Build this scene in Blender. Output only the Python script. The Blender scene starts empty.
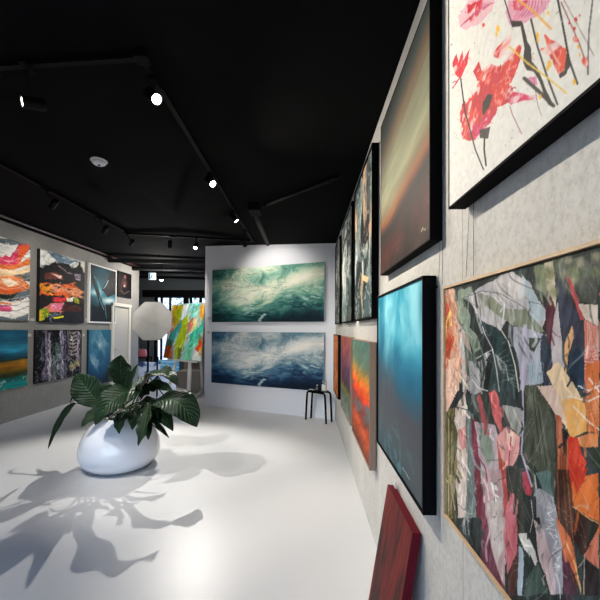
import bpy, bmesh, math, random
import numpy as np
from mathutils import Vector, Matrix
PI = math.pi
random.seed(7)
C = bpy.context.scene.collection
scene = bpy.context.scene

# ------------------------------------------------------------------ camera
F, YAW, PIT, ROL, EYE, CX, CY = 360.0, -.0181, .0143, .0048, 1.5343, 300.0, 324.0
def basis():
    w = Vector((math.sin(YAW) * math.cos(PIT), math.cos(YAW) * math.cos(PIT), math.sin(PIT)))
    r0 = Vector((math.cos(YAW), -math.sin(YAW), 0)); u0 = r0.cross(w)
    r = r0 * math.cos(ROL) + u0 * math.sin(ROL); u = u0 * math.cos(ROL) - r0 * math.sin(ROL)
    return r, u, w
cr, cu, cw = basis()
camd = bpy.data.cameras.new('camera'); cam = bpy.data.objects.new('camera', camd); C.objects.link(cam)
camd.sensor_width = 36; camd.lens = F / 600 * 36; camd.shift_y = (CY - 300) / 600; camd.clip_start = .02
m = Matrix.Identity(4)
for i in range(3): m[i][0] = cr[i]; m[i][1] = cu[i]; m[i][2] = -cw[i]; m[i][3] = (0, 0, EYE)[i]
cam.matrix_world = m
scene.camera = cam
def at(x, y, X=None, Y=None, Z=None):
    d = cw + cr * ((x - CX) / F) - cu * ((y - CY) / F)
    t = X / d.x if X is not None else Y / d.y if Y is not None else (Z - EYE) / d.z
    return Vector((0, 0, EYE)) + d * t

# ------------------------------------------------------------------ materials
MATS = {}
def mat(name, col, rough=.5, metal=0., emit=0., spec=.5, coat=0., bump=0., bscale=40., var=0., vscale=6., trans=0., ior=1.45, stretch=(1, 1, 1), coatr=.05):
    if name in MATS: return MATS[name]
    mt = bpy.data.materials.new(name); mt.use_nodes = True; nt = mt.node_tree; b = nt.nodes['Principled BSDF']
    c = (*col, 1) if len(col) == 3 else col
    b.inputs['Base Color'].default_value = c
    b.inputs['Roughness'].default_value = rough; b.inputs['Metallic'].default_value = metal
    b.inputs['Specular IOR Level'].default_value = spec; b.inputs['IOR'].default_value = ior
    b.inputs['Coat Weight'].default_value = coat; b.inputs['Coat Roughness'].default_value = coatr
    b.inputs['Transmission Weight'].default_value = trans
    if emit:
        b.inputs['Emission Color'].default_value = c; b.inputs['Emission Strength'].default_value = emit
    if bump or var:
        tc = nt.nodes.new('ShaderNodeTexCoord'); mp = nt.nodes.new('ShaderNodeMapping'); mp.inputs['Scale'].default_value = stretch
        nt.links.new(tc.outputs['Object'], mp.inputs['Vector'])
    if bump:
        n = nt.nodes.new('ShaderNodeTexNoise'); n.inputs['Scale'].default_value = bscale; n.inputs['Detail'].default_value = 5
        nt.links.new(mp.outputs[0], n.inputs['Vector'])
        bp = nt.nodes.new('ShaderNodeBump'); bp.inputs['Strength'].default_value = bump; bp.inputs['Distance'].default_value = .01
        nt.links.new(n.outputs['Fac'], bp.inputs['Height']); nt.links.new(bp.outputs['Normal'], b.inputs['Normal'])
    if var:
        n = nt.nodes.new('ShaderNodeTexNoise'); n.inputs['Scale'].default_value = vscale; n.inputs['Detail'].default_value = 6; n.inputs['Roughness'].default_value = .65
        nt.links.new(mp.outputs[0], n.inputs['Vector'])
        rp = nt.nodes.new('ShaderNodeValToRGB'); rp.color_ramp.elements[0].position = .3; rp.color_ramp.elements[1].position = .7
        rp.color_ramp.elements[0].color = tuple(x * (1 - var) for x in col[:3]) + (1,)
        rp.color_ramp.elements[1].color = tuple(min(1, x * (1 + var)) for x in col[:3]) + (1,)
        nt.links.new(n.outputs['Fac'], rp.inputs['Fac']); nt.links.new(rp.outputs['Color'], b.inputs['Base Color'])
    MATS[name] = mt
    return mt

def concrete(name, col, axis, dark=.55, pitch=1.2, off=0.):
    """cement panels with thin upright joints every `pitch` metres along `axis`"""
    mt = bpy.data.materials.new(name); mt.use_nodes = True; nt = mt.node_tree; b = nt.nodes['Principled BSDF']; L = nt.links.new
    b.inputs['Roughness'].default_value = .75
    tc = nt.nodes.new('ShaderNodeTexCoord'); sp = nt.nodes.new('ShaderNodeSeparateXYZ'); L(tc.outputs['Object'], sp.inputs[0])
    n1 = nt.nodes.new('ShaderNodeTexNoise'); n1.inputs['Scale'].default_value = 2.2; n1.inputs['Detail'].default_value = 9; n1.inputs['Roughness'].default_value = .7
    n2 = nt.nodes.new('ShaderNodeTexNoise'); n2.inputs['Scale'].default_value = 48; n2.inputs['Detail'].default_value = 8; n2.inputs['Roughness'].default_value = .8
    mp = nt.nodes.new('ShaderNodeMapping'); mp.inputs['Scale'].default_value = (1, 1, .8)
    L(tc.outputs['Object'], mp.inputs[0]); L(tc.outputs['Object'], n1.inputs['Vector']); L(mp.outputs[0], n2.inputs['Vector'])
    r1 = nt.nodes.new('ShaderNodeValToRGB'); r1.color_ramp.elements[0].position = .32; r1.color_ramp.elements[1].position = .68
    r1.color_ramp.elements[0].color = tuple(c * .86 for c in col) + (1,); r1.color_ramp.elements[1].color = tuple(c * 1.1 for c in col) + (1,)
    L(n1.outputs['Fac'], r1.inputs['Fac'])
    r2 = nt.nodes.new('ShaderNodeValToRGB'); r2.color_ramp.elements[0].position = .38; r2.color_ramp.elements[1].position = .54
    r2.color_ramp.elements[0].color = (.72, .71, .69, 1); r2.color_ramp.elements[1].color = (1, 1, 1, 1)
    L(n2.outputs['Fac'], r2.inputs['Fac'])
    mx = nt.nodes.new('ShaderNodeMix'); mx.data_type = 'RGBA'; mx.blend_type = 'MULTIPLY'; mx.inputs[0].default_value = .8
    L(r1.outputs[0], mx.inputs[6]); L(r2.outputs[0], mx.inputs[7])
    ad = nt.nodes.new('ShaderNodeMath'); ad.operation = 'ADD'; ad.inputs[1].default_value = 100 + off; L(sp.outputs[axis], ad.inputs[0])
    md = nt.nodes.new('ShaderNodeMath'); md.operation = 'MODULO'; md.inputs[1].default_value = pitch; L(ad.outputs[0], md.inputs[0])
    lt = nt.nodes.new('ShaderNodeMath'); lt.operation = 'LESS_THAN'; lt.inputs[1].default_value = .006; L(md.outputs[0], lt.inputs[0])
    m2 = nt.nodes.new('ShaderNodeMix'); m2.data_type = 'RGBA'; m2.inputs[7].default_value = tuple(c * dark for c in col) + (1,)
    L(lt.outputs[0], m2.inputs[0]); L(mx.outputs[2], m2.inputs[6]); L(m2.outputs[2], b.inputs['Base Color'])
    bp = nt.nodes.new('ShaderNodeBump'); bp.inputs['Strength'].default_value = .25; bp.inputs['Distance'].default_value = .004
    L(n2.outputs['Fac'], bp.inputs['Height']); L(bp.outputs[0], b.inputs['Normal'])
    return mt

# ------------------------------------------------------------------ mesh helpers
def obj(name, bm, material, parent=None, smooth=False):
    me = bpy.data.meshes.new(name); bm.normal_update(); bm.to_mesh(me); bm.free()
    o = bpy.data.objects.new(name, me); C.objects.link(o)
    for mm in (material if isinstance(material, (list, tuple)) else [material]): me.materials.append(mm)
    if smooth:
        for p in me.polygons: p.use_smooth = True
    if parent is not None: o.parent = parent
    return o
def empty(name, loc, label, cat, group=None, rotz=0.):
    o = bpy.data.objects.new(name, None); C.objects.link(o); o.location = loc; o.rotation_euler = (0, 0, rotz)
    o.empty_display_size = .05
    return tag(o, label, cat, group)
def tag(o, label, cat, group=None):
    o['label'] = label; o['category'] = cat
    if group: o['group'] = group
    return o
def struct(name, bm, m, parent=None, smooth=False):
    o = obj(name, bm, m, parent, smooth)
    if parent is None: o['kind'] = 'structure'
    return o
def box(bm, lo, hi, bevel=0.):
    lo = Vector(lo); hi = Vector(hi)
    r = bmesh.ops.create_cube(bm, size=1, matrix=Matrix.Translation((lo + hi) / 2) @ Matrix.Diagonal((*(hi - lo), 1)))
    if bevel:
        vs = set(r['verts']); es = [e for e in bm.edges if e.verts[0] in vs and e.verts[1] in vs]
        bmesh.ops.bevel(bm, geom=es, offset=bevel, segments=2, profile=.6, affect='EDGES')
    return bm
def bx(lo, hi, bevel=0.): return box(bmesh.new(), lo, hi, bevel)
def prism(bm, pts, vec):
    """closed polygon pts extruded by vec"""
    vec = Vector(vec); a = [bm.verts.new(p) for p in pts]; b = [bm.verts.new(Vector(p) + vec) for p in pts]; n = len(pts)
    bm.faces.new(a); bm.faces.new(b[::-1])
    for i in range(n): bm.faces.new((a[i], b[i], b[(i + 1) % n], a[(i + 1) % n]))
    bmesh.ops.recalc_face_normals(bm, faces=bm.faces[:])
    return bm
def tube(bm, pts, r, seg=10, cap=True):
    pts = [Vector(p) for p in pts]; n = len(pts); rs = r if isinstance(r, (list, tuple)) else [r] * n
    t0 = (pts[1] - pts[0]).normalized(); up = Vector((0, 0, 1)) if abs(t0.z) < .9 else Vector((1, 0, 0))
    a = t0.cross(up).normalized(); rings = []
    for i, p in enumerate(pts):
        t = (pts[min(i + 1, n - 1)] - pts[max(i - 1, 0)]).normalized()
        a = (a - t * a.dot(t)).normalized(); b = t.cross(a)
        rings.append([bm.verts.new(p + (a * math.cos(2 * PI * k / seg) + b * math.sin(2 * PI * k / seg)) * rs[i]) for k in range(seg)])
    for i in range(n - 1):
        for k in range(seg):
            bm.faces.new((rings[i][k], rings[i][(k + 1) % seg], rings[i + 1][(k + 1) % seg], rings[i + 1][k]))
    if cap: bm.faces.new(rings[0][::-1]); bm.faces.new(rings[-1])
    bmesh.ops.recalc_face_normals(bm, faces=bm.faces[:])
    return bm
def tb(pts, r, seg=10): return tube(bmesh.new(), pts, r, seg)
def lathe(bm, prof, seg=48, c=(0, 0, 0)):
    rings = []
    for r, z in prof:
        if r < 1e-5: rings.append([bm.verts.new((c[0], c[1], c[2] + z))])
        else: rings.append([bm.verts.new((c[0] + r * math.cos(2 * PI * k / seg), c[1] + r * math.sin(2 * PI * k / seg), c[2] + z)) for k in range(seg)])
    for i in range(len(rings) - 1):
        A, B = rings[i], rings[i + 1]
        for k in range(seg):
            k2 = (k + 1) % seg
            if len(A) == 1 and len(B) == 1: continue
            if len(A) == 1: bm.faces.new((A[0], B[k2], B[k]))
            elif len(B) == 1: bm.faces.new((A[k], A[k2], B[0]))
            else: bm.faces.new((A[k], A[k2], B[k2], B[k]))
    bmesh.ops.recalc_face_normals(bm, faces=bm.faces[:])
    return bm

# ------------------------------------------------------------------ painted canvases
def lin(c):
    c = np.clip(c, 0, 1); return np.where(c <= .04045, c / 12.92, ((c + .055) / 1.055) ** 2.4)
def homog(q):
    """unit square (u right, v down) -> quad TL TR BR BL"""
    src = [(0, 0), (1, 0), (1, 1), (0, 1)]; A = []; B = []
    for (u, v), (x, y) in zip(src, q):
        A.append([u, v, 1, 0, 0, 0, -u * x, -v * x]); B.append(x)
        A.append([0, 0, 0, u, v, 1, -u * y, -v * y]); B.append(y)
    return np.append(np.linalg.solve(np.array(A, float), np.array(B, float)), 1).reshape(3, 3)
class Art:
    """colours of a hand-painted surface on an nx x ny lattice; shapes are drawn in the coordinates of quad"""
    def __init__(s, nx, ny, quad=None, base=(.5, .5, .5), seed=1):
        s.nx, s.ny = nx, ny; u = np.linspace(0, 1, nx); v = np.linspace(0, 1, ny); s.U, s.V = np.meshgrid(u, v)
        if quad:
            h = homog(quad); w = h[2, 0] * s.U + h[2, 1] * s.V + h[2, 2]
            s.X = (h[0, 0] * s.U + h[0, 1] * s.V + h[0, 2]) / w; s.Y = (h[1, 0] * s.U + h[1, 1] * s.V + h[1, 2]) / w
        else: s.X, s.Y = s.U.copy(), s.V.copy()
        s.img = np.ones((ny, nx, 3)) * np.array(base); s.seed = seed; s.jc = {}
    def noise(s, sx, sy=None, seed=0, octv=4, rot=0., warp=None, gain=.5):
        sy = sy or sx; U, V = s.U, s.V
        if warp is not None: U = U + warp[0]; V = V + warp[1]
        c, d = math.cos(rot), math.sin(rot); A = (U * c + V * d) * sx; B = (-U * d + V * c) * sy
        out = 0; amp = 1; tot = 0
        for o in range(octv):
            rng = np.random.RandomState(s.seed * 97 + seed * 13 + o); T = rng.rand(64, 64)
            x = A * 2 ** o + 17.3 * o + 200; y = B * 2 ** o + 9.1 * o + 200
            xi = np.floor(x).astype(int); yi = np.floor(y).astype(int); fx = x - xi; fy = y - yi
            fx = fx * fx * (3 - 2 * fx); fy = fy * fy * (3 - 2 * fy)
            g = lambda i, j: T[(yi + j) % 64, (xi + i) % 64]
            out = out + amp * ((g(0, 0) * (1 - fx) + g(1, 0) * fx) * (1 - fy) + (g(0, 1) * (1 - fx) + g(1, 1) * fx) * fy); tot += amp; amp *= gain
        return out / tot
    def blend(s, mask, col):
        mask = np.clip(mask, 0, 1)[..., None]; s.img = s.img * (1 - mask) + np.array(col) * mask
    def _sub(s, pts, pad, jit, js, sd):
        xs = [p[0] for p in pts]; ys = [p[1] for p in pts]; pad = pad + jit
        m = (s.X > min(xs) - pad) & (s.X < max(xs) + pad) & (s.Y > min(ys) - pad) & (s.Y < max(ys) + pad)
        ix = np.nonzero(m); X, Y = s.X[ix], s.Y[ix]
        if jit:
            k = (js, sd)
            if k not in s.jc: s.jc[k] = (s.noise(js, seed=sd) - .5, s.noise(js, seed=sd + 1) - .5)
            X = X + s.jc[k][0][ix] * 2 * jit; Y = Y + s.jc[k][1][ix] * 2 * jit
        return ix, X, Y
    def _put(s, ix, m, col):
        m = np.clip(m, 0, 1)[:, None]; s.img[ix] = s.img[ix] * (1 - m) + np.array(col) * m
    def poly(s, pts, col, a=1., jit=0., js=9.):
        ix, X, Y = s._sub(pts, 0, jit, js, 51)
        if not len(X): return
        ins = np.zeros(X.shape, bool); n = len(pts)
        for i in range(n):
            x1, y1 = pts[i]; x2, y2 = pts[(i + 1) % n]
            if y1 == y2: continue
            ins ^= ((y1 > Y) != (y2 > Y)) & (X < (x2 - x1) * (Y - y1) / (y2 - y1) + x1)
        s._put(ix, ins * a, col)
    def stroke(s, pts, w, col, a=1., jit=0., soft=.25, w2=None, js=14.):
        ix, X, Y = s._sub(pts, w, jit, js, 61)
        if not len(X): return
        w2 = w if w2 is None else w2; n = len(pts) - 1; m = np.zeros(X.shape)
        for i in range(n):
            (x1, y1), (x2, y2) = pts[i], pts[i + 1]; dx, dy = x2 - x1, y2 - y1; l = dx * dx + dy * dy + 1e-9
            t = np.clip(((X - x1) * dx + (Y - y1) * dy) / l, 0, 1); d = np.hypot(X - x1 - t * dx, Y - y1 - t * dy)
            ww = (w + (w2 - w) * (i + t) / n) / 2; m = np.maximum(m, np.clip((ww - d) / (soft * ww + 1e-6), 0, 1))
        s._put(ix, m * a, col)
    def dabs(s, num, length, width, ang, spread, amt, seed=0, curve=.3):
        """many short brush marks that pick up the colour already there"""
        rr = random.Random(seed)
        for k in range(num):
            i, j = rr.randrange(s.ny), rr.randrange(s.nx); c = s.img[i, j]; x, y = s.X[i, j], s.Y[i, j]
            an = ang + rr.gauss(0, spread); l = length * rr.uniform(.5, 1.5); v = rr.choice([-1, 1, 1]) * rr.uniform(.3, 1) * amt
            c = np.clip(c * (1 + v) + max(v, 0) * .12, 0, 1); cx_, cy_ = math.cos(an), math.sin(an); q = rr.uniform(-curve, curve) * l
            s.stroke([(x, y), (x + cx_ * l / 2 - cy_ * q, y + cy_ * l / 2 + cx_ * q), (x + cx_ * l, y + cy_ * l)], width * rr.uniform(.5, 1.4), c, rr.uniform(.5, .95), 0, .5)
    def blob(s, x, y, rx, ry, col, a=1., hard=1.5, rot=0.):
        dx, dy = s.X - x, s.Y - y; c, d = math.cos(rot), math.sin(rot)
        q = ((dx * c + dy * d) / rx) ** 2 + ((-dx * d + dy * c) / ry) ** 2
        s.blend(a * np.exp(-q ** hard), col)
    def ramp(s, t, stops):
        ps = [p for p, _ in stops]; return np.stack([np.interp(t, ps, [c[k] for _, c in stops]) for k in range(3)], -1)
    def mottle(s, amt, sx=30, sy=30, rot=0., seed=5):
        s.img = np.clip(s.img * (1 + (s.noise(sx, sy, seed, 3, rot)[..., None] - .5) * 2 * amt), 0, 1)
def Zm(ox, oy, k):
    return lambda *p: [(ox + p[i] / k, oy + p[i + 1] / k) for i in range(0, len(p), 2)]

PAINT = {}
def paintmat(rough=.6, bump=.25, coat=0.):
    key = (rough, bump, coat)
    if key in PAINT: return PAINT[key]
    mt = bpy.data.materials.new('painted_canvas'); mt.use_nodes = True; nt = mt.node_tree; b = nt.nodes['Principled BSDF']; L = nt.links.new
    a = nt.nodes.new('ShaderNodeAttribute'); a.attribute_name = 'paint'; L(a.outputs['Color'], b.inputs['Base Color'])
    b.inputs['Roughness'].default_value = rough; b.inputs['Coat Weight'].default_value = coat; b.inputs['Coat Roughness'].default_value = .15
    b.inputs['Specular IOR Level'].default_value = .12
    tc = nt.nodes.new('ShaderNodeTexCoord'); n = nt.nodes.new('ShaderNodeTexNoise'); n.inputs['Scale'].default_value = 60; n.inputs['Detail'].default_value = 6
    L(tc.outputs['Object'], n.inputs['Vector']); bp = nt.nodes.new('ShaderNodeBump'); bp.inputs['Strength'].default_value = bump; bp.inputs['Distance'].default_value = .004
    L(n.outputs['Fac'], bp.inputs['Height']); L(bp.outputs[0], b.inputs['Normal'])
    PAINT[key] = mt
    return mt

def painting(corners, depth, art, label, side=(.05, .05, .05), frame=None, fw=.012, gap=0., proud=.0, group=None, rough=.6, coat=0., name='painting', fdepth=None, framelabel=None):
    """corners: TL TR BR BL of the painted face in the world; depth: stretcher depth behind it.
    frame: material of a tray frame of face width fw around a gap"""
    TL, TR, BR, BL = [Vector(c) for c in corners]
    u = (TR - TL).normalized(); up = (TL - BL); W = (TR - TL).length; H = up.length
    back = u.cross(up.normalized()) * -1
    back = (up.normalized().cross(u)) # into the wall: u x back = up
    if u.cross(back).dot(up) < 0: back = -back
    up = u.cross(back).normalized(); back.normalize()
    root = bpy.data.objects.new(name, None); C.objects.link(root); root.empty_display_size = .1
    mid = (BL + BR) / 2 + back * depth
    M = Matrix.Identity(4)
    for i in range(3): M[i][0] = u[i]; M[i][1] = back[i]; M[i][2] = up[i]; M[i][3] = mid[i]
    root.matrix_world = M
    tag(root, label, 'painting', group)
    inv = M.inverted(); c4 = [inv @ p for p in (TL, TR, BR, BL)]
    ins = (fw + gap) if frame else 0.
    nx, ny = art.nx, art.ny; U, V = art.U, art.V
    P = np.zeros((ny, nx, 3))
    for k in range(3):
        P[..., k] = (c4[0][k] * (1 - U) + c4[1][k] * U) * (1 - V) + (c4[3][k] * (1 - U) + c4[2][k] * U) * V
    if frame:
        P[..., 0] *= (W - 2 * ins) / W; cz = P[..., 2].mean(); P[..., 2] = cz + (P[..., 2] - cz) * (H - 2 * ins) / H
        P[..., 1] += .004
    vs = P.reshape(-1, 3).tolist(); cols = np.concatenate([lin(art.img).reshape(-1, 3), np.ones((nx * ny, 1))], 1)
    idx = np.arange(nx * ny).reshape(ny, nx)
    f = np.stack([idx[1:, :-1], idx[1:, 1:], idx[:-1, 1:], idx[:-1, :-1]], -1).reshape(-1, 4).tolist()
    ring = [P[0, 0], P[0, -1], P[-1, -1], P[-1, 0]]; n0 = len(vs)
    yb = -.006 if frame else 0.
    vs += [list(p) for p in ring] + [[p[0], yb, p[2]] for p in ring]
    for i in range(4):
        j = (i + 1) % 4; f.append([n0 + i, n0 + j, n0 + 4 + j, n0 + 4 + i])
    f.append([n0 + 4, n0 + 5, n0 + 6, n0 + 7])
    cols = np.concatenate([cols, np.tile([*side, 1], (8, 1))], 0)
    me = bpy.data.meshes.new('canvas'); me.from_pydata(vs, [], f); at_ = me.color_attributes.new('paint', 'FLOAT_COLOR', 'POINT')
    at_.data.foreach_set('color', cols.astype(np.float32).ravel()); me.materials.append(paintmat(rough, .25, coat)); me.update()
    bm = bmesh.new(); bm.from_mesh(me); bmesh.ops.recalc_face_normals(bm, faces=bm.faces[:]); bm.to_mesh(me); bm.free()
    o = bpy.data.objects.new('canvas', me); C.objects.link(o); o.parent = root
    if frame:
        bm = bmesh.new(); z0 = 0.; z1 = H; x = W / 2; fd = -depth - proud
        # a picture frame: outer ring, inner ring, back tray
        out = [(-x, z0), (x, z0), (x, z1), (-x, z1)]; inn = [(-x + fw, z0 + fw), (x - fw, z0 + fw), (x - fw, z1 - fw), (-x + fw, z1 - fw)]
        V1 = [bm.verts.new((a, fd, b)) for a, b in out]; V2 = [bm.verts.new((a, fd, b)) for a, b in inn]
        V3 = [bm.verts.new((a, 0, b)) for a, b in out]; V4 = [bm.verts.new((a, -.005, b)) for a, b in inn]
        for i in range(4):
            j = (i + 1) % 4
            bm.faces.new((V1[i], V1[j], V2[j], V2[i])); bm.faces.new((V1[i], V3[i], V3[j], V1[j])); bm.faces.new((V2[i], V2[j], V4[j], V4[i]))
        bm.faces.new(V4[::-1]); bm.faces.new(V3)
        bmesh.ops.recalc_face_normals(bm, faces=bm.faces[:])
        fo = obj('frame', bm, frame, root)
        if framelabel: fo['label'] = framelabel
    return root
# ------------------------------------------------------------------ the setting
XR, XL = .5004, -4.8459
def zc(x):   # underside of the slightly sloping ceiling
    return 3.0 + (x - .5) * (-.2 / 2.55) if x > -2.05 else 3.2 + (x + 2.05) * (-.104 / 2.8)
BA = Vector((-2.0432, 7.1974, 0)); BU = Vector((.92104, -.38947, 0)); BN = Vector((-.38947, -.92104, 0)); BW = 2.755

m_floor = bpy.data.materials.new('white_epoxy_floor'); m_floor.use_nodes = True
nt = m_floor.node_tree; b = nt.nodes['Principled BSDF']; L = nt.links.new
tc = nt.nodes.new('ShaderNodeTexCoord'); n1 = nt.nodes.new('ShaderNodeTexNoise'); n1.inputs['Scale'].default_value = 1.1; n1.inputs['Detail'].default_value = 7; n1.inputs['Roughness'].default_value = .6
L(tc.outputs['Object'], n1.inputs['Vector'])
r = nt.nodes.new('ShaderNodeValToRGB'); r.color_ramp.elements[0].color = (.56, .57, .585, 1); r.color_ramp.elements[1].color = (.63, .64, .65, 1); L(n1.outputs['Fac'], r.inputs['Fac']); L(r.outputs[0], b.inputs['Base Color'])
n2 = nt.nodes.new('ShaderNodeTexNoise'); n2.inputs['Scale'].default_value = 14; n2.inputs['Detail'].default_value = 8; n2.inputs['Roughness'].default_value = .7; L(tc.outputs['Object'], n2.inputs['Vector'])
mr = nt.nodes.new('ShaderNodeMapRange'); mr.inputs['To Min'].default_value = .35; mr.inputs['To Max'].default_value = .42; L(n2.outputs['Fac'], mr.inputs['Value']); L(mr.outputs[0], b.inputs['Roughness'])
b.inputs['Specular IOR Level'].default_value = .3
bp = nt.nodes.new('ShaderNodeBump'); bp.inputs['Strength'].default_value = .06; bp.inputs['Distance'].default_value = .01; L(n1.outputs['Fac'], bp.inputs['Height']); L(bp.outputs[0], b.inputs['Normal'])
m_ceil = mat('black_ceiling_paint', (.004, .0043, .0047), .9, var=.2, vscale=3, spec=.05)
m_white = mat('white_wall_paint', (.74, .755, .80), .6, bump=.05, bscale=60)
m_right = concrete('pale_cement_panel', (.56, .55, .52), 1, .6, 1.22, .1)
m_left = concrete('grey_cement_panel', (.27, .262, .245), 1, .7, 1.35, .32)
m_dark = mat('dark_slate_paint', (.07, .085, .095), .7)
m_black = mat('black_lacquer', (.004, .004, .005), .7, spec=.04)
m_blackmetal = mat('black_powder_coat', (.008, .008, .009), .45, spec=.4)
m_trim = mat('off_white_door_paint', (.46, .44, .39), .6)
YB, YE = -2.2, 12.7

struct('floor', bx((-8, YB, -.12), (XR + .15, YE + .1, 0)), m_floor)
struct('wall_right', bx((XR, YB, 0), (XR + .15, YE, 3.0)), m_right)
bm = bmesh.new()
prism(bm, [(x, YB, z) for x, z in ((XR + .15, 2.99), (-2.05, 3.2), (XL, 3.304), (-8, 3.33), (-8, 3.5), (XR + .15, 3.5))], (0, YE - YB + .1, 0))
struct('ceiling', bm, m_ceil)
# the left wall has a doorway-high white door panel near its far end; the wall stops and the room opens out
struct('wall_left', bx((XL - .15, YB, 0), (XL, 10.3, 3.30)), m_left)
bm = bmesh.new(); prism(bm, [BA, BA + BU * BW, BA + BU * BW - BN * .13, BA - BN * .13], (0, 0, 3.2)); 
for v in bm.verts:
    if v.co.z > 1: v.co.z = zc(v.co.x) + .02
struct('wall_back', bm, m_white)
struct('wall_far_left', bx((-8, 10.3, 0), (-7.85, YE, 3.33)), m_dark)
struct('wall_return', bx((-8, 10.15, 0), (XL - .15, 10.3, 3.33)), m_dark)
# dark pipe rail along the top of the left wall
bm = bmesh.new(); box(bm, (XL, YB, 3.235), (XL + .05, 10.3, 3.30)); struct('trim_1', bm, m_black)
struct('trim_2', tb([(XL + .10, YB, 3.272), (XL + .10, 10.3, 3.272)], .022, 8), mat('dark_red_conduit', (.05, .012, .01), .4), None, True)
# far shopfront wall
yw = 12.6
bm = bmesh.new()
box(bm, (-7.85, yw, 0), (-5.36, yw + .1, 3.33)); box(bm, (-1.2, yw, 0), (XR, yw + .1, 3.33)); box(bm, (-5.36, yw, 2.86), (-1.2, yw + .1, 3.33))
struct('wall_far', bm, m_dark)
struct('trim_3', bx((-5.75, yw - .12, 2.64), (-1.2, yw, 2.88)), m_black)
mull = [(-5.36, -5.28), (-5.15, -5.10), (-4.85, -4.80), (-4.34, -4.18), (-4.12, -4.05), (-3.78, -3.70), (-3.1, -3.04), (-2.4, -2.34), (-1.28, -1.2)]
w = struct('window_1', bx((-5.3, yw + .045, .04), (-1.22, yw + .055, 2.66)), mat('shop_glass', (.93, .96, .97), .02, trans=1., ior=1.05, spec=.3))
bm = bmesh.new()
for a, c in mull: box(bm, (a, yw - .02, 0), (c, yw + .1, 2.68))
box(bm, (-5.36, yw - .01, 0), (-1.2, yw + .1, .07)); box(bm, (-5.36, yw - .015, 2.62), (-1.2, yw + .1, 2.70)); box(bm, (-4.85, yw - .012, .82), (-3.7, yw + .1, .87))
obj('window_frame', bm, m_black, w)
# wall with a wide shop window behind the camera: the daylight side
bm = bmesh.new(); box(bm, (-8, YB - .15, 0), (-4.6, YB, 3.4)); box(bm, (.2, YB - .15, 0), (XR + .15, YB, 3.4)); box(bm, (-4.6, YB - .15, 2.7), (.2, YB, 3.4)); box(bm, (-4.6, YB - .15, 0), (.2, YB, .25))
struct('wall_front', bm, m_dark)
w = struct('window_2', bx((-4.6, YB - .08, .25), (.2, YB - .07, 2.7)), MATS['shop_glass'])
bm = bmesh.new()
for x in (-4.6, -3.0, -1.4, .14): box(bm, (x, YB - .12, .25), (x + .06, YB - .03, 2.7))
obj('window_frame', bm, m_black, w)
# white door on the left wall
d = struct('door_1', bx((XL, 8.87, 0), (XL + .035, 9.62, 2.09)), m_trim)
bm = bmesh.new(); box(bm, (XL, 8.78, 0), (XL + .07, 8.87, 2.17)); box(bm, (XL, 9.62, 0), (XL + .07, 9.71, 2.17)); box(bm, (XL, 8.78, 2.09), (XL + .085, 9.71, 2.17), .004)
obj('door_frame', bm, mat('cream_door_frame', (.62, .58, .50), .45), d)
obj('door_handle', tb([(XL + .035, 8.96, 1.02), (XL + .08, 8.96, 1.02), (XL + .08, 9.07, 1.02)], .01, 8), mat('brushed_steel', (.5, .5, .5), .3, 1.), d, True)
# ceiling ribs of the far room
for i, (y, dz) in enumerate(((8.7, .05), (9.9, .09), (10.9, .05))):
    struct('trim_%d' % (4 + i), tb([(-7.8, y, 3.24), (-.5, y, 3.12)], .05, 8), mat('charcoal_pipe', (.010, .011, .012), .6, spec=.2), None, True)
# outside the far shop window: pavement, and the pale building across the street
struct('ground', bx((-30, YE + .1, -.25), (22, 40, -.13)), mat('pavement_concrete', (.55, .55, .55), .8, var=.1))

# ------------------------------------------------------------------ paintings
def proj(p):
    d = Vector(p) - Vector((0, 0, EYE)); z = d.dot(cw)
    return (CX + F * d.dot(cr) / z, CY - F * d.dot(cu) / z)
def rightc(X, yf, yn, z0, z1): return [(X, yf, z1), (X, yn, z1), (X, yn, z0), (X, yf, z0)]
def leftc(X, y0, y1, z0, z1): return [(X, y0, z1), (X, y1, z1), (X, y1, z0), (X, y0, z0)]
def quad(c): return [proj(p) for p in c]
W_, K_ = (.93, .93, .91), (.05, .05, .055)

# --- big botanical abstract, light wood frame (right wall, nearest, lower)
c = rightc(.452, 1.20, .45, .928, 1.676)
A = Art(520, 380, quad(c), (.17, .21, .21), 3)
A.mottle(.5, 9, 4); A.img = A.img
A_, B_, D_ = Zm(440, 230, 3.75), Zm(440, 360, 3.75), Zm(480, 470, 4.615)
P = lambda pts, col, a=1., jit=1.: A.poly(pts, col, a, max(jit, .8) * 2.0, 17)
dk, dk2, sage, gry, pal, pnk, ros, mar, org, red, crm, olv, brn, nvy = (.13, .17, .17), (.17, .22, .20), (.47, .52, .44), (.62, .62, .64), (.80, .79, .78), (.85, .66, .64), (.70, .36, .38), (.38, .18, .24), (.86, .48, .28), (.78, .24, .16), (.90, .80, .68), (.45, .43, .28), (.38, .24, .18), (.12, .20, .27)
P(A_(0, 200, 60, 215, 75, 330, 60, 600, 0, 600), (.80, .62, .52), 1, 1.5)
P(A_(0, 230, 50, 260, 45, 330, 10, 400, 0, 400), (.74, .33, .22), 1, 1.5)
P(A_(14, 330, 45, 400, 20, 480, 10, 470), (.72, .28, .18), 1, 1)
A.stroke(A_(38, 270, 14, 340, 8, 470), 2, (.93, .83, .45), .9)
P(A_(10, 470, 60, 480, 62, 600, 4, 600), (.88, .76, .66), 1, 1.5)
P(A_(45, 220, 110, 200, 120, 330, 145, 440, 120, 450, 70, 330), (.52, .58, .52), 1, 1.5)
P(A_(60, 330, 100, 400, 118, 500, 80, 600, 62, 470), (.66, .60, .57), 1, 1.5)
A.stroke(A_(40, 330, 62, 350, 78, 440, 80, 600), 3.2, pal, .9)
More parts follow.
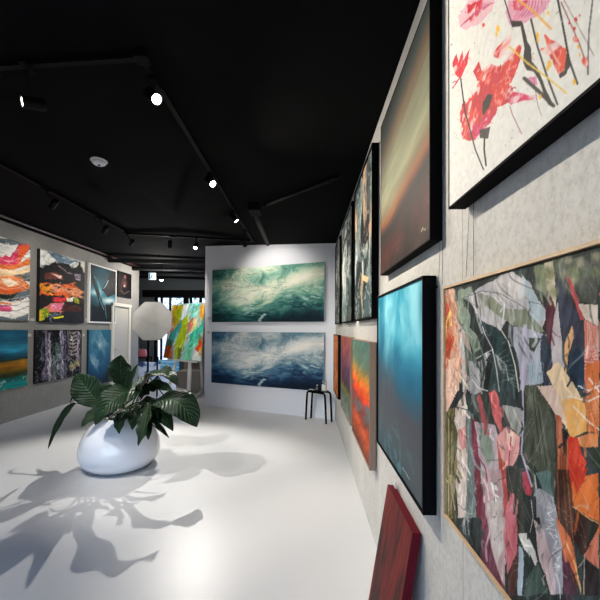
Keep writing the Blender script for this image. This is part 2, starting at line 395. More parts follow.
P(A_(80, 420, 140, 500, 120, 560, 90, 540), (.35, .40, .36), 1, 1)
P(A_(75, 255, 130, 225, 270, 340, 290, 520, 280, 600, 130, 600, 150, 440), dk, 1, 2)
P(A_(130, 300, 190, 440, 215, 600, 280, 600, 270, 440, 200, 350), (.13, .22, .23), 1, 1.5)
P(A_(85, 235, 150, 200, 260, 140, 330, 180, 400, 300, 370, 370, 250, 320, 215, 370, 150, 330), (.71, .70, .71), 1, 1.2)
P(A_(190, 190, 262, 140, 330, 200, 300, 240, 200, 260), (.78, .76, .75), 1, 1)
P(A_(300, 150, 365, 240, 395, 320, 340, 330), (.68, .74, .76), 1, 1)
P(A_(130, 225, 175, 235, 250, 285, 320, 285, 392, 372, 270, 350, 200, 300, 150, 260), (.50, .53, .45), 1, 1)
P(A_(255, 360, 300, 350, 395, 380, 390, 560, 330, 600, 300, 600, 290, 480), (.66, .67, .71), 1, 1.2)
P(A_(325, 390, 375, 395, 350, 450, 330, 440), (.25, .29, .24), 1, 1)
P(A_(305, 340, 317, 340, 317, 600, 305, 600), (.72, .68, .76), .9, .4)
P(A_(375, 380, 425, 400, 440, 580, 400, 600, 370, 520), (.20, .25, .30), 1, 1.2)
P(A_(350, 120, 390, 110, 395, 240, 360, 200), (.42, .52, .48), 1, 1)
P(A_(388, 105, 425, 95, 432, 240, 425, 330, 400, 250), (.80, .76, .66), 1, 1)
P(A_(400, 200, 428, 280, 432, 420, 400, 420, 390, 300), (.33, .14, .20), 1, 1)
P(A_(425, 300, 440, 250, 465, 480, 470, 600, 430, 560, 412, 420), (.74, .70, .70), 1, 1)
P(A_(430, 170, 470, 150, 500, 260, 540, 330, 540, 480, 480, 470, 450, 350), (.22, .24, .30), 1, 1.5)
P(A_(470, 480, 520, 430, 545, 480, 545, 600, 470, 600), nvy, 1, 1)
P(A_(462, 440, 500, 340, 508, 380, 480, 460, 475, 560), (.86, .68, .50), 1, 1)
P(A_(430, 95, 600, 50, 600, 260, 520, 250, 480, 160), (.33, .35, .32), 1, 2)
for k in range(26): A.blob(560 + random.uniform(-25, 40), 262 + random.uniform(-16, 26), 5, 6, random.choice([(.5, .52, .38), (.22, .25, .22), (.62, .6, .5), (.4, .45, .35)]), .8)
P(A_(470, 150, 500, 180, 545, 320, 530, 320), (.72, .32, .34), 1, .8)
P(A_(520, 260, 600, 265, 600, 350, 550, 320), (.86, .80, .74), 1, 1)
P(A_(545, 320, 600, 350, 600, 480, 560, 600, 540, 600), (.80, .48, .42), 1, 1)
for k in range(7): A.stroke(A_(556 + 8 * k, 330, 556 + 8 * k, 440), 1, (.92, .78, .72), .7)
for k in range(6): A.stroke(A_(545, 440 + 14 * k, 570, 455 + 10 * k, 600, 440 + 16 * k), 1, (.9, .82, .78), .7)
P(A_(545, 490, 600, 480, 600, 600, 550, 600), (.83, .46, .26), 1, 1)
P(A_(80, 590, 170, 450, 185, 455, 140, 520, 110, 600), (.66, .66, .66), 1, .8)
P(A_(170, 600, 200, 470, 212, 470, 240, 520, 260, 600), (.20, .27, .27), 1, 1)
for k in range(9): A.stroke(A_(200 + k * 7, 470 + k * 12, 240 + k * 8, 440 + k * 20), 1.1, (.55, .60, .58), .5)
A.stroke(A_(130, 290, 160, 380, 190, 440, 205, 520, 215, 600), 1.1, pal, .9); A.stroke(A_(190, 440, 120, 480, 100, 600), 1., pal, .9); A.stroke(A_(200, 460, 240, 500, 250, 560), .9, pal, .8)
A.stroke(A_(200, 330, 250, 410, 275, 500, 290, 600), 1.3, (.85, .84, .80), .9)
A.stroke(A_(75, 245, 150, 215, 220, 225, 300, 270, 320, 285), .7, (.10, .10, .12), .9)
# middle band
P(B_(0, 190, 45, 180, 50, 400, 45, 600, 0, 600), (.46, .43, .28), 1, 1.2)
for k in range(8): A.stroke(B_(6 + 6 * k, 200, 8 + 5 * k, 590), 1.1, random.choice([(.62, .58, .42), (.30, .30, .20), (.76, .70, .56)]), .8)
P(B_(0, 0, 60, 0, 62, 100, 20, 190, 0, 180), (.88, .72, .64), 1, 1)
P(B_(48, 180, 90, 120, 100, 400, 85, 600, 55, 600, 52, 380), (.82, .76, .72), 1, 1.2)
P(B_(60, 260, 90, 250, 90, 330, 65, 340), (.80, .52, .50), .8, 1)
P(B_(85, 180, 115, 200, 125, 460, 125, 600, 85, 600, 95, 400), (.45, .50, .49), 1, 1)
P(B_(95, 0, 170, 0, 150, 130, 110, 120), (.62, .62, .62), 1, 1)
P(B_(110, 130, 160, 110, 180, 180, 200, 250, 150, 240, 115, 200), (.24, .29, .27), 1, 1)
P(B_(132, 140, 142, 120, 165, 230, 150, 240), ros, 1, .8); P(B_(170, 120, 200, 100, 222, 180, 226, 290, 205, 240), (.74, .38, .38), 1, .8)
P(B_(108, 220, 125, 220, 150, 520, 160, 600, 130, 600), (.47, .20, .26), 1, .8)
P(B_(120, 230, 200, 240, 228, 380, 232, 600, 160, 600, 145, 420), (.72, .66, .68), 1, 1)
P(B_(130, 250, 175, 260, 195, 370, 170, 400, 145, 340), (.55, .60, .55), 1, 1)
P(B_(175, 440, 225, 480, 225, 500, 185, 480), W_, .8, .8)
P(B_(205, 290, 240, 300, 248, 600, 232, 600), (.70, .32, .26), 1, .6)
P(B_(205, 290, 240, 250, 295, 290, 290, 360, 260, 420, 225, 370), (.84, .60, .58), 1, 1)
P(B_(240, 260, 280, 280, 270, 330, 245, 310), (.92, .78, .72), 1, .8); A.stroke(B_(260, 290, 250, 400), 1.6, (.65, .25, .3), .9)
P(B_(225, 170, 300, 180, 300, 290, 260, 260), (.60, .60, .58), 1, 1)
P(B_(245, 400, 300, 410, 310, 600, 270, 600, 255, 520), (.27, .27, .25), 1, 1.5)
P(B_(245, 540, 270, 510, 278, 600, 240, 600), (.80, .50, .52), 1, .8)
P(B_(300, 430, 320, 420, 342, 480, 325, 510, 305, 490), (.66, .30, .36), 1, .8)
P(B_(318, 90, 380, 80, 410, 180, 432, 320, 430, 480, 400, 500, 350, 400, 310, 380), (.30, .32, .27), 1, 1.5)
for k in range(9): A.stroke(B_(330 + 5 * k, 110 + 6 * k, 350 + 8 * k, 330 + 14 * k), 1., random.choice([(.42, .44, .38), (.2, .23, .2), (.5, .5, .45)]), .7)
A.stroke(B_(305, 0, 306, 250, 300, 350, 340, 480), 2.2, (.76, .72, .80), .9)
A.stroke(B_(320, 400, 350, 440, 360, 520), 2., (.86, .88, .86), .8)
P(B_(320, 0, 375, 0, 385, 70, 330, 90), (.62, .68, .72), 1, 1)
P(B_(360, 90, 430, 90, 470, 150, 470, 240, 440, 220, 400, 150), (.86, .76, .70), 1, 1)
P(B_(380, 0, 415, 0, 430, 60, 400, 80), (.22, .24, .3), 1, 1)
P(B_(400, 40, 440, 0, 490, 60, 530, 130, 520, 240, 470, 250, 455, 150), (.90, .80, .66), 1, 1.5)
P(B_(450, 150, 540, 130, 560, 270, 490, 290), (.92, .70, .42), 1, 1.5)
P(B_(540, 130, 600, 100, 600, 270, 560, 270), (.84, .50, .30), 1, 1)
P(B_(425, 200, 450, 210, 470, 330, 485, 440, 470, 480, 430, 470, 440, 330), (.66, .38, .26), 1, 1)
P(B_(450, 250, 480, 270, 470, 330, 455, 300), K_, 1, .8)
P(B_(480, 280, 560, 300, 540, 420, 500, 540, 480, 420), (.80, .25, .17), 1, 1.4)
P(B_(520, 290, 600, 270, 600, 330, 530, 330), (.88, .58, .38), 1, 1)
P(B_(527, 325, 580, 340, 575, 420, 560, 455, 545, 450, 545, 380), (.25, .27, .28), 1, .8)
P(B_(580, 340, 600, 335, 600, 410, 580, 400), (.18, .24, .16), 1, .8)
P(B_(500, 460, 570, 450, 600, 430, 600, 590, 520, 570, 490, 540), (.86, .47, .24), 1, 1.4)
P(B_(540, 450, 575, 445, 560, 480), (.93, .7, .35), 1, 1)
A.stroke(B_(500, 560, 560, 590, 600, 600), 1.5, (.9, .8, .6), .8)
for q in ((520, 90, 560, 110, 600, 90), (500, 170, 560, 230, 600, 260), (480, 130, 560, 150, 600, 130), (560, 60, 600, 110, 600, 112)): A.stroke(B_(*q), 1.6, W_, .85)
P(B_(430, 470, 480, 470, 495, 600, 440, 600), (.30, .19, .15), 1, 1)
for k in range(5): A.stroke(B_(445 + 8 * k, 300, 440 + 9 * k, 470), 1.2, random.choice([(.8, .5, .3), (.45, .25, .18)]), .8)
P(B_(350, 490, 420, 500, 440, 600, 330, 600), (.60, .60, .63), 1, 1)
# lower band
rr0 = random.Random(2)
P(D_(0, 0, 90, 0, 110, 250, 100, 600, 40, 520, 0, 440), (.70, .60, .60), 1, 1)
P(D_(0, 150, 12, 160, 50, 420, 110, 600, 0, 480), (.40, .20, .27), 1, 1); P(D_(40, 60, 80, 90, 78, 108, 40, 90), W_, .8, .5)
P(D_(20, 160, 90, 130, 98, 380, 60, 450), (.76, .72, .70), 1, 1)
P(D_(92, 0, 112, 0, 118, 130, 104, 240, 96, 150), (.66, .30, .28), 1, .6)
P(D_(120, 0, 190, 0, 192, 110, 170, 180, 150, 120, 120, 100), (.22, .23, .21), 1, 1)
P(D_(108, 200, 128, 120, 150, 120, 160, 280, 165, 400, 140, 470, 118, 500, 100, 330), (.76, .43, .46), 1, 1)
P(D_(160, 60, 190, 80, 195, 300, 165, 310), (.24, .24, .20), 1, 1)
P(D_(118, 500, 160, 400, 175, 340, 180, 480, 150, 600, 120, 600), (.32, .20, .18), 1, 1); P(D_(170, 360, 190, 380, 190, 600, 165, 600), (.62, .68, .72), 1, .8)
P(D_(190, 30, 235, 100, 225, 140, 200, 110), (.68, .28, .34), 1, .8)
P(D_(195, 120, 250, 130, 260, 260, 240, 330, 200, 310), (.16, .19, .18), 1, 1)
P(D_(250, 20, 320, 0, 345, 60, 335, 130, 280, 100), (.38, .48, .46), 1, 1)
P(D_(250, 110, 330, 130, 360, 230, 385, 420, 380, 600, 340, 600, 320, 400, 260, 200), (.62, .62, .64), 1, 1)
P(D_(165, 310, 210, 310, 250, 390, 260, 440, 240, 480, 200, 390), (.80, .79, .76), 1, 1)
P(D_(245, 240, 290, 290, 330, 430, 345, 600, 320, 600, 270, 440), (.78, .70, .70), 1, 1)
P(D_(185, 370, 225, 410, 250, 470, 220, 520, 195, 470), (.14, .18, .18), 1, 1); P(D_(200, 520, 260, 450, 300, 560, 310, 600, 200, 600), (.26, .33, .30), 1, 1)
P(D_(345, 0, 410, 0, 420, 90, 440, 330, 410, 340, 350, 180), (.33, .22, .17), 1, 1)
for k in range(6): A.stroke(D_(355 + 9 * k, 10, 365 + 12 * k, 300, 440 + 3 * k, 560), 1.1, random.choice([(.68, .42, .28), (.25, .16, .13), (.5, .32, .22)]), .7)
P(D_(352, 230, 372, 260, 420, 330, 450, 470, 460, 560, 420, 470, 380, 380), (.80, .44, .28), 1, .8)
A.stroke(D_(395, 350, 440, 460, 470, 600), 2., (.93, .76, .5), .8)
P(D_(375, 380, 420, 470, 445, 600, 385, 600), (.33, .19, .26), 1, 1)
P(D_(420, 60, 554, 20, 554, 250, 500, 230, 430, 180), (.86, .46, .22), 1, 1.2); P(D_(425, 0, 500, 0, 480, 60, 440, 120), red, 1, 1)
P(D_(430, 190, 500, 230, 554, 265, 554, 300, 500, 380, 470, 420, 440, 330), (.22, .13, .11), 1, 1.2)
P(D_(500, 250, 540, 270, 530, 340, 505, 350), (.15, .2, .17), 1, 1)
P(D_(480, 420, 554, 280, 554, 480, 520, 450), (.80, .48, .38), 1, 1)
P(D_(480, 430, 554, 480, 554, 600, 470, 600), (.16, .13, .13), 1, 1.5)
A.stroke(D_(485, 410, 480, 600), 1.6, (.7, .68, .62), .8); A.stroke(D_(430, 180, 500, 235, 554, 265), 1.3, (.9, .75, .5), .8)
for k in range(14): P([(600 + rr0.uniform(0, 50), 180 + k * 45), (612 + rr0.uniform(0, 60), 175 + k * 45), (625 + rr0.uniform(0, 60), 300 + k * 45), (602, 290 + k * 45)], rr0.choice([dk, org, crm, ros, olv, brn, sage, pal]), 1, 2)
A.dabs(200, 9, 3., 1.45, .3, .22, 3); A.dabs(190, 20, 3., 1.45, .15, .18, 8, .12); A.dabs(60, 13, 1.2, .9, .5, .3, 9, .2); A.dabs(180, 5, .9, 1.4, .5, .35, 4)
sc = D_(330, 170, 345, 200, 310, 210, 335, 240, 300, 240, 335, 260, 308, 290, 345, 290, 350, 330, 320, 310, 350, 350, 330, 370, 355, 380, 325, 400, 350, 430, 370, 420, 340, 450, 365, 470, 335, 470)
for i in range(len(sc) - 1): A.stroke([sc[i], sc[i + 1]], .8, (.90, .91, .91), .85, 2.5, js=30)
A.stroke(D_(230, 150, 240, 230, 225, 300), .8, pal, .8); A.stroke(D_(290, 180, 340, 190), .8, pal, .8)
A.img = np.clip(A.img + (A.noise(70, 9, 31, 3, rot=.25)[..., None] - .5) * .22 + (A.noise(26, 26, 33, 4)[..., None] - .5) * .16, 0, 1)
ln = A.noise(34, 5, 35, 2, rot=.18, warp=((A.noise(5, 5, 36, 2) - .5) * .25, 0)); A.blend(np.clip(1 - abs(ln - .5) * 60, 0, 1) * .4, (.85, .84, .8))
ln = A.noise(28, 6, 37, 2, rot=-.2, warp=((A.noise(4, 5, 38, 2) - .5) * .3, 0)); A.blend(np.clip(1 - abs(ln - .5) * 70, 0, 1) * .5, (.12, .14, .14))
A.img = np.clip(A.img, 0, 1) ** 1.04
m_wood = mat('pale_oak', (.62, .44, .27), .5, var=.15, vscale=12, stretch=(1, 1, 8))
painting(c, .046, A, 'large botanical abstract, green, pink and orange, thin pale wood frame, nearest on right wall', (.3, .25, .2), m_wood, .007, .003, proud=.002, framelabel='thin pale wood frame')

# --- white canvas with red blossoms, deep black frame (top right)
c = rightc(.438, 1.126, .43, 1.910, 2.61)
A = Art(460, 420, quad(c), (.90, .90, .89), 5)
G = Zm(440, 0, 3.75); H_ = Zm(440, 80, 3.75); N_ = Zm(430, 0, 3)
mag, rd, rd2, ye = (.78, .16, .42), (.86, .22, .18), (.90, .30, .20), (.94, .72, .18)
def spl(x, y, r, col, n=26, s=1):
    rr = random.Random(s)
    for k in range(n):
        a = rr.uniform(0, 2 * PI); q = r * rr.uniform(.2, 1.15); A.blob(x + q * math.cos(a), y + q * math.sin(a), r * rr.uniform(.05, .22), r * rr.uniform(.05, .3), col, rr.uniform(.5, 1), 2, rr.uniform(0, 3))
P = A.poly
P(G(60, 60, 100, 0, 200, 0, 190, 40, 140, 90, 85, 115, 65, 100), (.90, .68, .76), .75, 1.6, 44); P(G(95, 20, 150, 0, 150, 40, 110, 90, 95, 60), (.82, .14, .2), .9, 1.6, 44)
for k in range(9): A.stroke(G(70 + 4 * k, 100 - 3 * k, 110 + 8 * k, 60 - 5 * k, 150 + 6 * k, 10), .8, (.75, .3, .45), .6, 2)
P(G(250, 0, 410, 0, 370, 60, 300, 90, 255, 100, 240, 50), (.88, .58, .70), .8, 1.6, 44); P(G(265, 0, 330, 0, 300, 40, 270, 40), (.85, .2, .35), .8, 1.4, 44)
for k in range(10): A.stroke(G(262 + 12 * k, 80 - 4 * k, 290 + 12 * k, 30, 300 + 11 * k, 0), .9, (.78, .2, .45), .6, 2)
P(G(145, 280, 185, 245, 225, 255, 262, 190, 290, 170, 300, 185, 275, 290, 245, 350, 270, 375, 270, 390, 200, 412, 140, 412, 85, 412, 130, 340), rd, 1, 2.2, 46)
P(G(120, 270, 140, 235, 155, 300, 130, 310), rd, 1, 2); P(G(190, 200, 235, 150, 262, 128, 258, 180, 215, 225, 195, 215), rd, .95, 1.2, 46)
P(G(245, 345, 355, 372, 350, 380, 270, 392), (.84, .14, .36), 1, 1.5)
P(H_(75, 100, 120, 60, 200, 0, 262, 30, 265, 80, 210, 110, 180, 165, 120, 235, 80, 230, 70, 140), rd, .95, 2.4, 50)
P(H_(95, 200, 190, 120, 195, 135, 120, 235), (.86, .16, .45), .9, 2); P(H_(240, 80, 355, 62, 350, 72, 262, 100), (.84, .14, .36), 1, 1)
P(G(38, 240, 55, 200, 62, 240, 75, 190, 80, 230, 105, 185, 95, 240, 70, 300, 50, 285), (.88, .14, .22), 1, 1., 50); A.stroke(G(70, 290, 40, 335), 1.5, mag, .9)
P(G(385, 130, 410, 150, 440, 165, 470, 190, 470, 240, 450, 300, 430, 270, 405, 215, 365, 190, 395, 175), rd2, .95, 1.8, 46)
A.stroke(G(405, 180, 450, 250), 3, (.93, .8, .78), .6, 3); A.stroke(G(205, 210, 245, 160), 3, (.95, .8, .78), .5, 3)
for k in range(10): A.stroke(G(140 + 10 * k, 300 + 5 * k, 170 + 7 * k, 250 + 12 * k), 1.2, (.95, .62, .55), .5, 3)
P(G(320, 300, 355, 290, 360, 325, 325, 320), (.85, .45, .65), .8, 1.5)
gk = (.13, .12, .12)
P(G(258, 80, 300, 78, 308, 92, 320, 160, 335, 180, 340, 235, 360, 262, 395, 350, 420, 400, 415, 412, 395, 395, 365, 310, 345, 275, 320, 270, 305, 240, 308, 190, 298, 100, 262, 105), gk, 1, 1., 14)
A.stroke(G(235, 0, 262, 90), 1.6, gk, .9); A.stroke(G(335, 75, 360, 180, 395, 290, 435, 400), 2.4, gk, .95); A.stroke(G(437, 0, 462, 130, 480, 230, 512, 322), 2.6, gk, 1)
A.stroke(G(570, 0, 556, 120, 552, 230, 552, 285), 2.2, (.4, .4, .4), .9); A.stroke(G(450, 10, 520, 170, 550, 260), 1.6, (.5, .2, .2), .9); A.stroke(G(460, 0, 530, 130, 575, 215), 1., (.4, .25, .25), .8)
P(G(475, 180, 490, 250, 475, 270, 470, 285, 445, 300, 440, 285, 462, 270), gk, .9, 1.5)
A.stroke(H_(70, 0, 85, 120, 125, 270, 155, 345), 1.6, gk, 1); A.stroke(H_(160, 200, 158, 270, 165, 330), 2., gk, 1); P(H_(150, 90, 170, 55, 190, 60, 175, 110, 150, 140), K_, .9, 1.5); P(H_(138, 195, 178, 180, 170, 225, 140, 225), gk, .9, 1.5)
A.stroke(H_(255, 105, 265, 140, 300, 212), 1., (.5, .2, .2), .9); A.stroke(H_(345, 0, 360, 100, 375, 145), .8, (.4, .3, .3), .8)
A.stroke(H_(310, 0, 375, 60, 420, 105), 4.5, gk, .9)
A.stroke(G(255, 180, 320, 240, 400, 300, 470, 358), 2.2, (.90, .76, .30), .95); A.stroke(G(285, 0, 340, 40, 410, 110), 3., (.94, .68, .3), .9)
for x, y, r_ in ((210, 110, 9), (205, 130, 6), (405, 245, 10), (398, 262, 7), (360, 135, 8), (360, 155, 6), (500, 315, 8), (515, 180, 6), (520, 210, 5), (370, 370, 7), (400, 50, 6)): A.blob(440 + x / 3.75, y / 3.75, r_ / 3.75 * .8, r_ / 3.75 * 1.5, ye, 1, 3)
for x, y, r_ in ((505, 75, 7), (500, 110, 6), (503, 150, 9), (512, 155, 6), (540, 235, 12), (545, 245, 9), (520, 60, 4), (480, 90, 4), (155, 95, 6)): A.blob(440 + x / 3.75, y / 3.75, r_ / 3.75, r_ / 3.75 * 1.3, (.88, .28, .18), 1, 3)
rr = random.Random(4)
for k in range(70): A.blob(440 + rr.uniform(30, 400) / 3.75, rr.uniform(10, 560) / 3.75, rr.uniform(.2, .6), rr.uniform(.2, .7), rr.choice([gk, rd, mag, gk]), .9, 3)
rr = random.Random(12); cand = np.argwhere((A.img[..., 0] - A.img[..., 1]) > .5)
for k in range(260):
    i, j = cand[rr.randrange(len(cand))]; x, y = A.X[i, j], A.Y[i, j]; an = rr.uniform(0, 2 * PI); l_ = rr.uniform(1.5, 5)
    A.stroke([(x, y), (x + math.cos(an) * l_, y + math.sin(an) * l_)], rr.uniform(.3, 1.), rr.choice([rd, (.80, .12, .22), mag, (.9, .35, .25)]), .9, .8, .3, .2, 40)
rdm = np.clip((A.img[..., 0] - A.img[..., 1] - .3) * 4, 0, 1); rn = A.noise(26, 20, 71, 4, .7); A.blend(rdm * np.clip(1 - abs(rn - .5) * 20, 0, 1) * .75, (.95, .70, .68)); rn = A.noise(18, 18, 72, 4, -.5); A.blend(rdm * np.clip((rn - .52) * 9, 0, 1) * .7, (.74, .10, .20)); rn = A.noise(16, 26, 73, 3, .3); A.blend(rdm * np.clip((rn - .6) * 10, 0, 1) * .8, (.93, .90, .90))
A.mottle(.05, 60, 60); A.dabs(160, 3, 1.0, .8, 1.5, .25, 6); A.img = A.img * np.array([.97, .965, .95]) - np.clip(.5 - A.img, 0, 1) * .12
painting(c, .055, A, 'white canvas of red blossoms with dripping black stems, deep black frame, top right', (.7, .7, .7), m_black, .006, .0, proud=-.003)

# --- brown and olive sunset (right wall, upper)
c = rightc(.450, 2.215, 1.33, 1.865, 2.785)
A = Art(130, 150, quad(c), (.3, .3, .2), 7)
t = A.V + (A.U - .5) * .10 + (A.noise(3, 3, 3) - .5) * .06
A.img = A.ramp(t, [(0, (.12, .15, .11)), (.09, (.15, .21, .21)), (.19, (.38, .29, .20)), (.30, (.48, .47, .36)), (.5, (.64, .65, .50)), (.59, (.56, .50, .36)), (.66, (.64, .36, .17)), (.70, (.34, .16, .09)), (.735, (.10, .06, .05)), (.87, (.36, .11, .08)), (1., (.33, .24, .21))])
st = A.noise(3, 30, 9, 3, rot=-.1); A.img = np.clip(A.img * np.array([.74, .75, .76]) * (1 + (st[..., None] - .5) * .28), 0, 1)
A.blend(np.clip(A.noise(6, 6, 10) - .45, 0, 1) * 3 * (t > .74), (.12, .06, .05))
A.stroke([(421, 232), (422, 229), (424, 231), (426, 228), (428, 229)], .8, (.75, .7, .6), .9)
painting(c, .048, A, 'dark-framed sunset painting in teal, olive and rust, left of the red blossom canvas', (.02, .02, .02), m_black, .006, .0, proud=-.003)

# --- three tall black and white abstracts with teal and peach
TB = [((3.445, 2.505), 11), ((4.69, 3.65), 12), ((5.72, 4.99), 13)]
tlab = ['tall abstract of teal, white and peach marks, nearest of three beyond the sunset painting',
        'tall grey and white abstract, middle of the three in the right wall upper row',
        'tall white and charcoal abstract, farthest of the three, next to the white end wall']
for i, ((yf, yn), sd) in enumerate(TB):
    c = rightc(.455, yf, yn, 1.612, 2.84)
    A = Art(110, 170, quad(c), (.25, .30, .30), sd)
    wp = ((A.noise(3, 3, 1) - .5) * .8, (A.noise(3, 3, 2) - .5) * .8)
    n = A.noise(5, 4, 3, 5, warp=wp); A.img = A.ramp(n, [(0, K_), (.38, (.07, .08, .09)), (.46, (.26, .33, .33)), (.54, (.48, .56, .54)), (.62, (.80, .82, .80)), (1, W_)])
    A.blend(np.clip((A.V - .55) * 2.4, 0, .75) * (.6 if i else 1), (.10, .22, .23))
    r2_ = A.noise(4, 9, 5, 4, rot=.9, warp=wp); A.blend(np.clip(1 - abs(r2_ - .5) * 22, 0, 1) * .85, W_)
    r3_ = A.noise(5, 6, 6, 3, rot=-.6, warp=wp); A.blend(np.clip(1 - abs(r3_ - .5) * 30, 0, 1) * .8, (.03, .03, .035))
    r4_ = A.noise(3, 3, 8, 3, warp=wp); A.blend(np.clip((r4_ - .57) * 14, 0, 1) * (.8 if i == 0 else .25), (.88, .70, .55))
    if i == 0:
        A.poly([(361, 275), (368.5, 278), (367, 284), (362, 281)], (.92, .80, .62)); A.stroke([(362, 262), (362.5, 275)], 1., W_); A.poly([(355, 230), (357, 262), (361, 262), (358, 235)], (.42, .47, .48), .8)
    painting(c, .045, A, tlab[i], (.02, .02, .02), m_black, .010, .006, proud=.004, group='tall abstracts in the upper row of the right wall')

# --- blue cloud painting (right wall, lower)
c = rightc(.4476, 2.28, 1.385, .83, 1.742)
A = Art(150, 190, quad(c), (.2, .5, .6), 21)
wp = ((A.noise(2, 2, 1) - .5) * .5, (A.noise(2, 2, 2) - .5) * .3)
n = A.noise(3.4, 2.6, 3, 6, rot=.6, warp=wp, gain=.55)
A.img = A.ramp(A.V - (A.U - .5) * .14 + (A.noise(2, 2, 4) - .5) * .22, [(0, (.22, .64, .74)), (.25, (.18, .60, .72)), (.42, (.19, .46, .56)), (.54, (.27, .34, .39)), (.64, (.30, .31, .34)), (.85, (.30, .33, .35)), (1, (.24, .31, .34))])
A.blend(np.clip((n - .45) * 5, 0, 1) * np.clip(1.3 - A.V * 1.9, 0, 1) * .85, (.62, .88, .92)); A.blend(np.clip((.45 - n) * 5, 0, 1) * np.clip(1.1 - A.V * 1.3, 0, 1) * .85, (.05, .38, .52))
for x, y, rx, ry, a2 in ((392, 318, 7, 26, .5), (402, 308, 5, 18, .65), (414, 300, 5, 14, .5), (417, 352, 4, 20, .55), (386, 345, 4, 16, .4), (407, 345, 5, 12, .45)): A.blend(a2 * np.exp(-((A.X - x) / rx) ** 2 - ((A.Y - y) / ry) ** 2) * np.clip(A.noise(5, 4, 44, 5, .6, wp, .6) * 3 - .9, 0, 1.2), (.66, .90, .94))
for x, y, rx, ry, a2 in ((380, 330, 3, 30, .6), (421, 300, 3, 30, .5), (410, 385, 10, 14, .4), (395, 355, 6, 10, .4)): A.blend(a2 * np.exp(-((A.X - x) / rx) ** 2 - ((A.Y - y) / ry) ** 2), (.06, .34, .46))
n2_ = A.noise(14, 14, 8, 4, warp=wp); A.blend(np.clip((n2_ - .58) * 9, 0, 1) * np.clip((A.V - .7) * 4, 0, 1) * np.clip(1.2 - abs(A.U - .45) * 2, 0, 1) * .6, (.36, .58, .60))
A.stroke([(402, 470), (409, 482)], .8, (.7, .8, .8), .7)
painting(c, .048, A, 'square turquoise cloud painting fading to dark grey, black frame, above the leaning red canvas', (.02, .02, .02), m_black, .010, .0, proud=.003)

# --- lower row further on: orange sky, mauve, amber
m_bwood = mat('brown_beech', (.34, .23, .16), .5, var=.15, vscale=10, stretch=(1, 1, .2))
c = rightc(.450, 3.55, 2.56, .54, 1.445)
A = Art(100, 140, quad(c), (.5, .5, .5), 31)
t = A.V + (A.U - .5) * -.06 + (A.noise(3, 3, 2) - .5) * .12
A.img = A.ramp(t, [(0, (.30, .44, .40)), (.22, (.38, .46, .38)), (.32, (.70, .50, .20)), (.40, (.88, .42, .14)), (.50, (.85, .24, .12)), (.58, (.48, .26, .26)), (.68, (.50, .24, .20)), (.78, (.78, .32, .16)), (.88, (.60, .26, .15)), (1, (.36, .20, .14))])
A.mottle(.22, 5, 24, -.35); A.blend(np.clip(A.noise(5, 14, 7, 3, -.4) - .56, 0, 1) * 5 * (abs(t - .62) < .14), (.35, .42, .44))
painting(c, .044, A, 'wood-framed sky painting fading from green to fiery orange, left of the turquoise cloud painting', (.2, .12, .08), m_bwood, .006, .002, proud=.003, group='wood-framed skies in the lower row of the right wall')
c = rightc(.455, 4.73, 3.73, .54, 1.452)
A = Art(80, 120, quad(c), (.5, .5, .5), 32)
A.img = A.ramp(A.V + (A.U - .5) * -.04 + (A.noise(3, 3, 2) - .5) * .2, [(0, (.62, .32, .26)), (.2, (.55, .30, .33)), (.45, (.38, .24, .32)), (.6, (.30, .20, .26)), (.7, (.46, .50, .22)), (.78, (.35, .38, .33)), (1, (.46, .52, .48))])
A.mottle(.25, 5, 18, -.3)
painting(c, .04, A, 'mauve and moss green wood-framed sky painting, left of the green and orange one', (.2, .12, .08), m_bwood, .006, .002, proud=.003, group='wood-framed skies in the lower row of the right wall')
c = rightc(.455, 6.02, 5.17, .53, 1.45)
A = Art(60, 90, quad(c), (.7, .4, .2), 33)
n = A.noise(4, 3, 2, 4); A.img = A.ramp(n, [(0, (.40, .16, .07)), (.4, (.66, .34, .16)), (.6, (.86, .52, .26)), (1, (.92, .72, .5))]); A.blend(np.clip(1 - abs(A.noise(5, 5, 4, 3) - .5) * 20, 0, 1) * .6, (.3, .1, .05))
painting(c, .04, A, 'amber abstract with a black frame edge, farthest in the lower row beside the stool', (.02, .02, .02), m_black, .008, .0, proud=.003)

# --- red canvas leaning on the floor
c = [(.455, 2.02, .676), (.455, 1.555, .670), (.350, 1.555, .004), (.350, 2.04, .004)]
A = Art(140, 180, quad(c), (.40, .12, .11), 41)
n = A.noise(9, 2.2, 2, 5, rot=.12); A.img = A.ramp(n, [(0, (.20, .13, .12)), (.38, (.27, .15, .14)), (.48, (.46, .13, .13)), (.6, (.60, .17, .16)), (1, (.66, .24, .2))]); A.mottle(.3, 50, 8, .1)
A.img = A.img * np.array([.66, .68, .66])
painting(c, .040, A, 'small dark red streaked canvas leaning on the floor against the right wall', (.10, .004, .012))

# --- left wall
def cum(A, base): A.img = A.img
X1 = XL + .045
c = leftc(X1, 4.83, 6.145, 1.655, 2.965)
A = Art(200, 150, quad(c), (.86, .84, .80), 51); Q = Zm(0, 230, 6)
P = A.poly
P(Q(-340, 30, 190, 60, 190, 120, -340, 110), (.36, .40, .42), 1, 1.2); P(Q(-340, 50, 0, 75, 60, 90, 110, 85, 60, 165, 20, 150, -340, 120), (.90, .89, .87), 1, 1)
P(Q(-340, 90, 20, 165, 35, 150, 60, 165, 110, 90, 180, 80, 170, 130, 110, 200, 60, 215, -340, 190), (.80, .22, .36), 1, 1.2); P(Q(110, 100, 180, 85, 165, 130, 120, 195, 100, 195), (.86, .36, .18), 1, 1); P(Q(20, 180, 70, 190, 100, 120, 60, 200), (.95, .6, .65), .8, 1)
P(Q(-340, 180, 60, 215, 140, 190, 180, 160, 180, 210, 60, 245, -340, 230), (.86, .44, .20), 1, 1.4); P(Q(-340, 215, 50, 235, 120, 245, 180, 215, 180, 250, 110, 280, -340, 260), (.93, .80, .62), 1, 1.2)
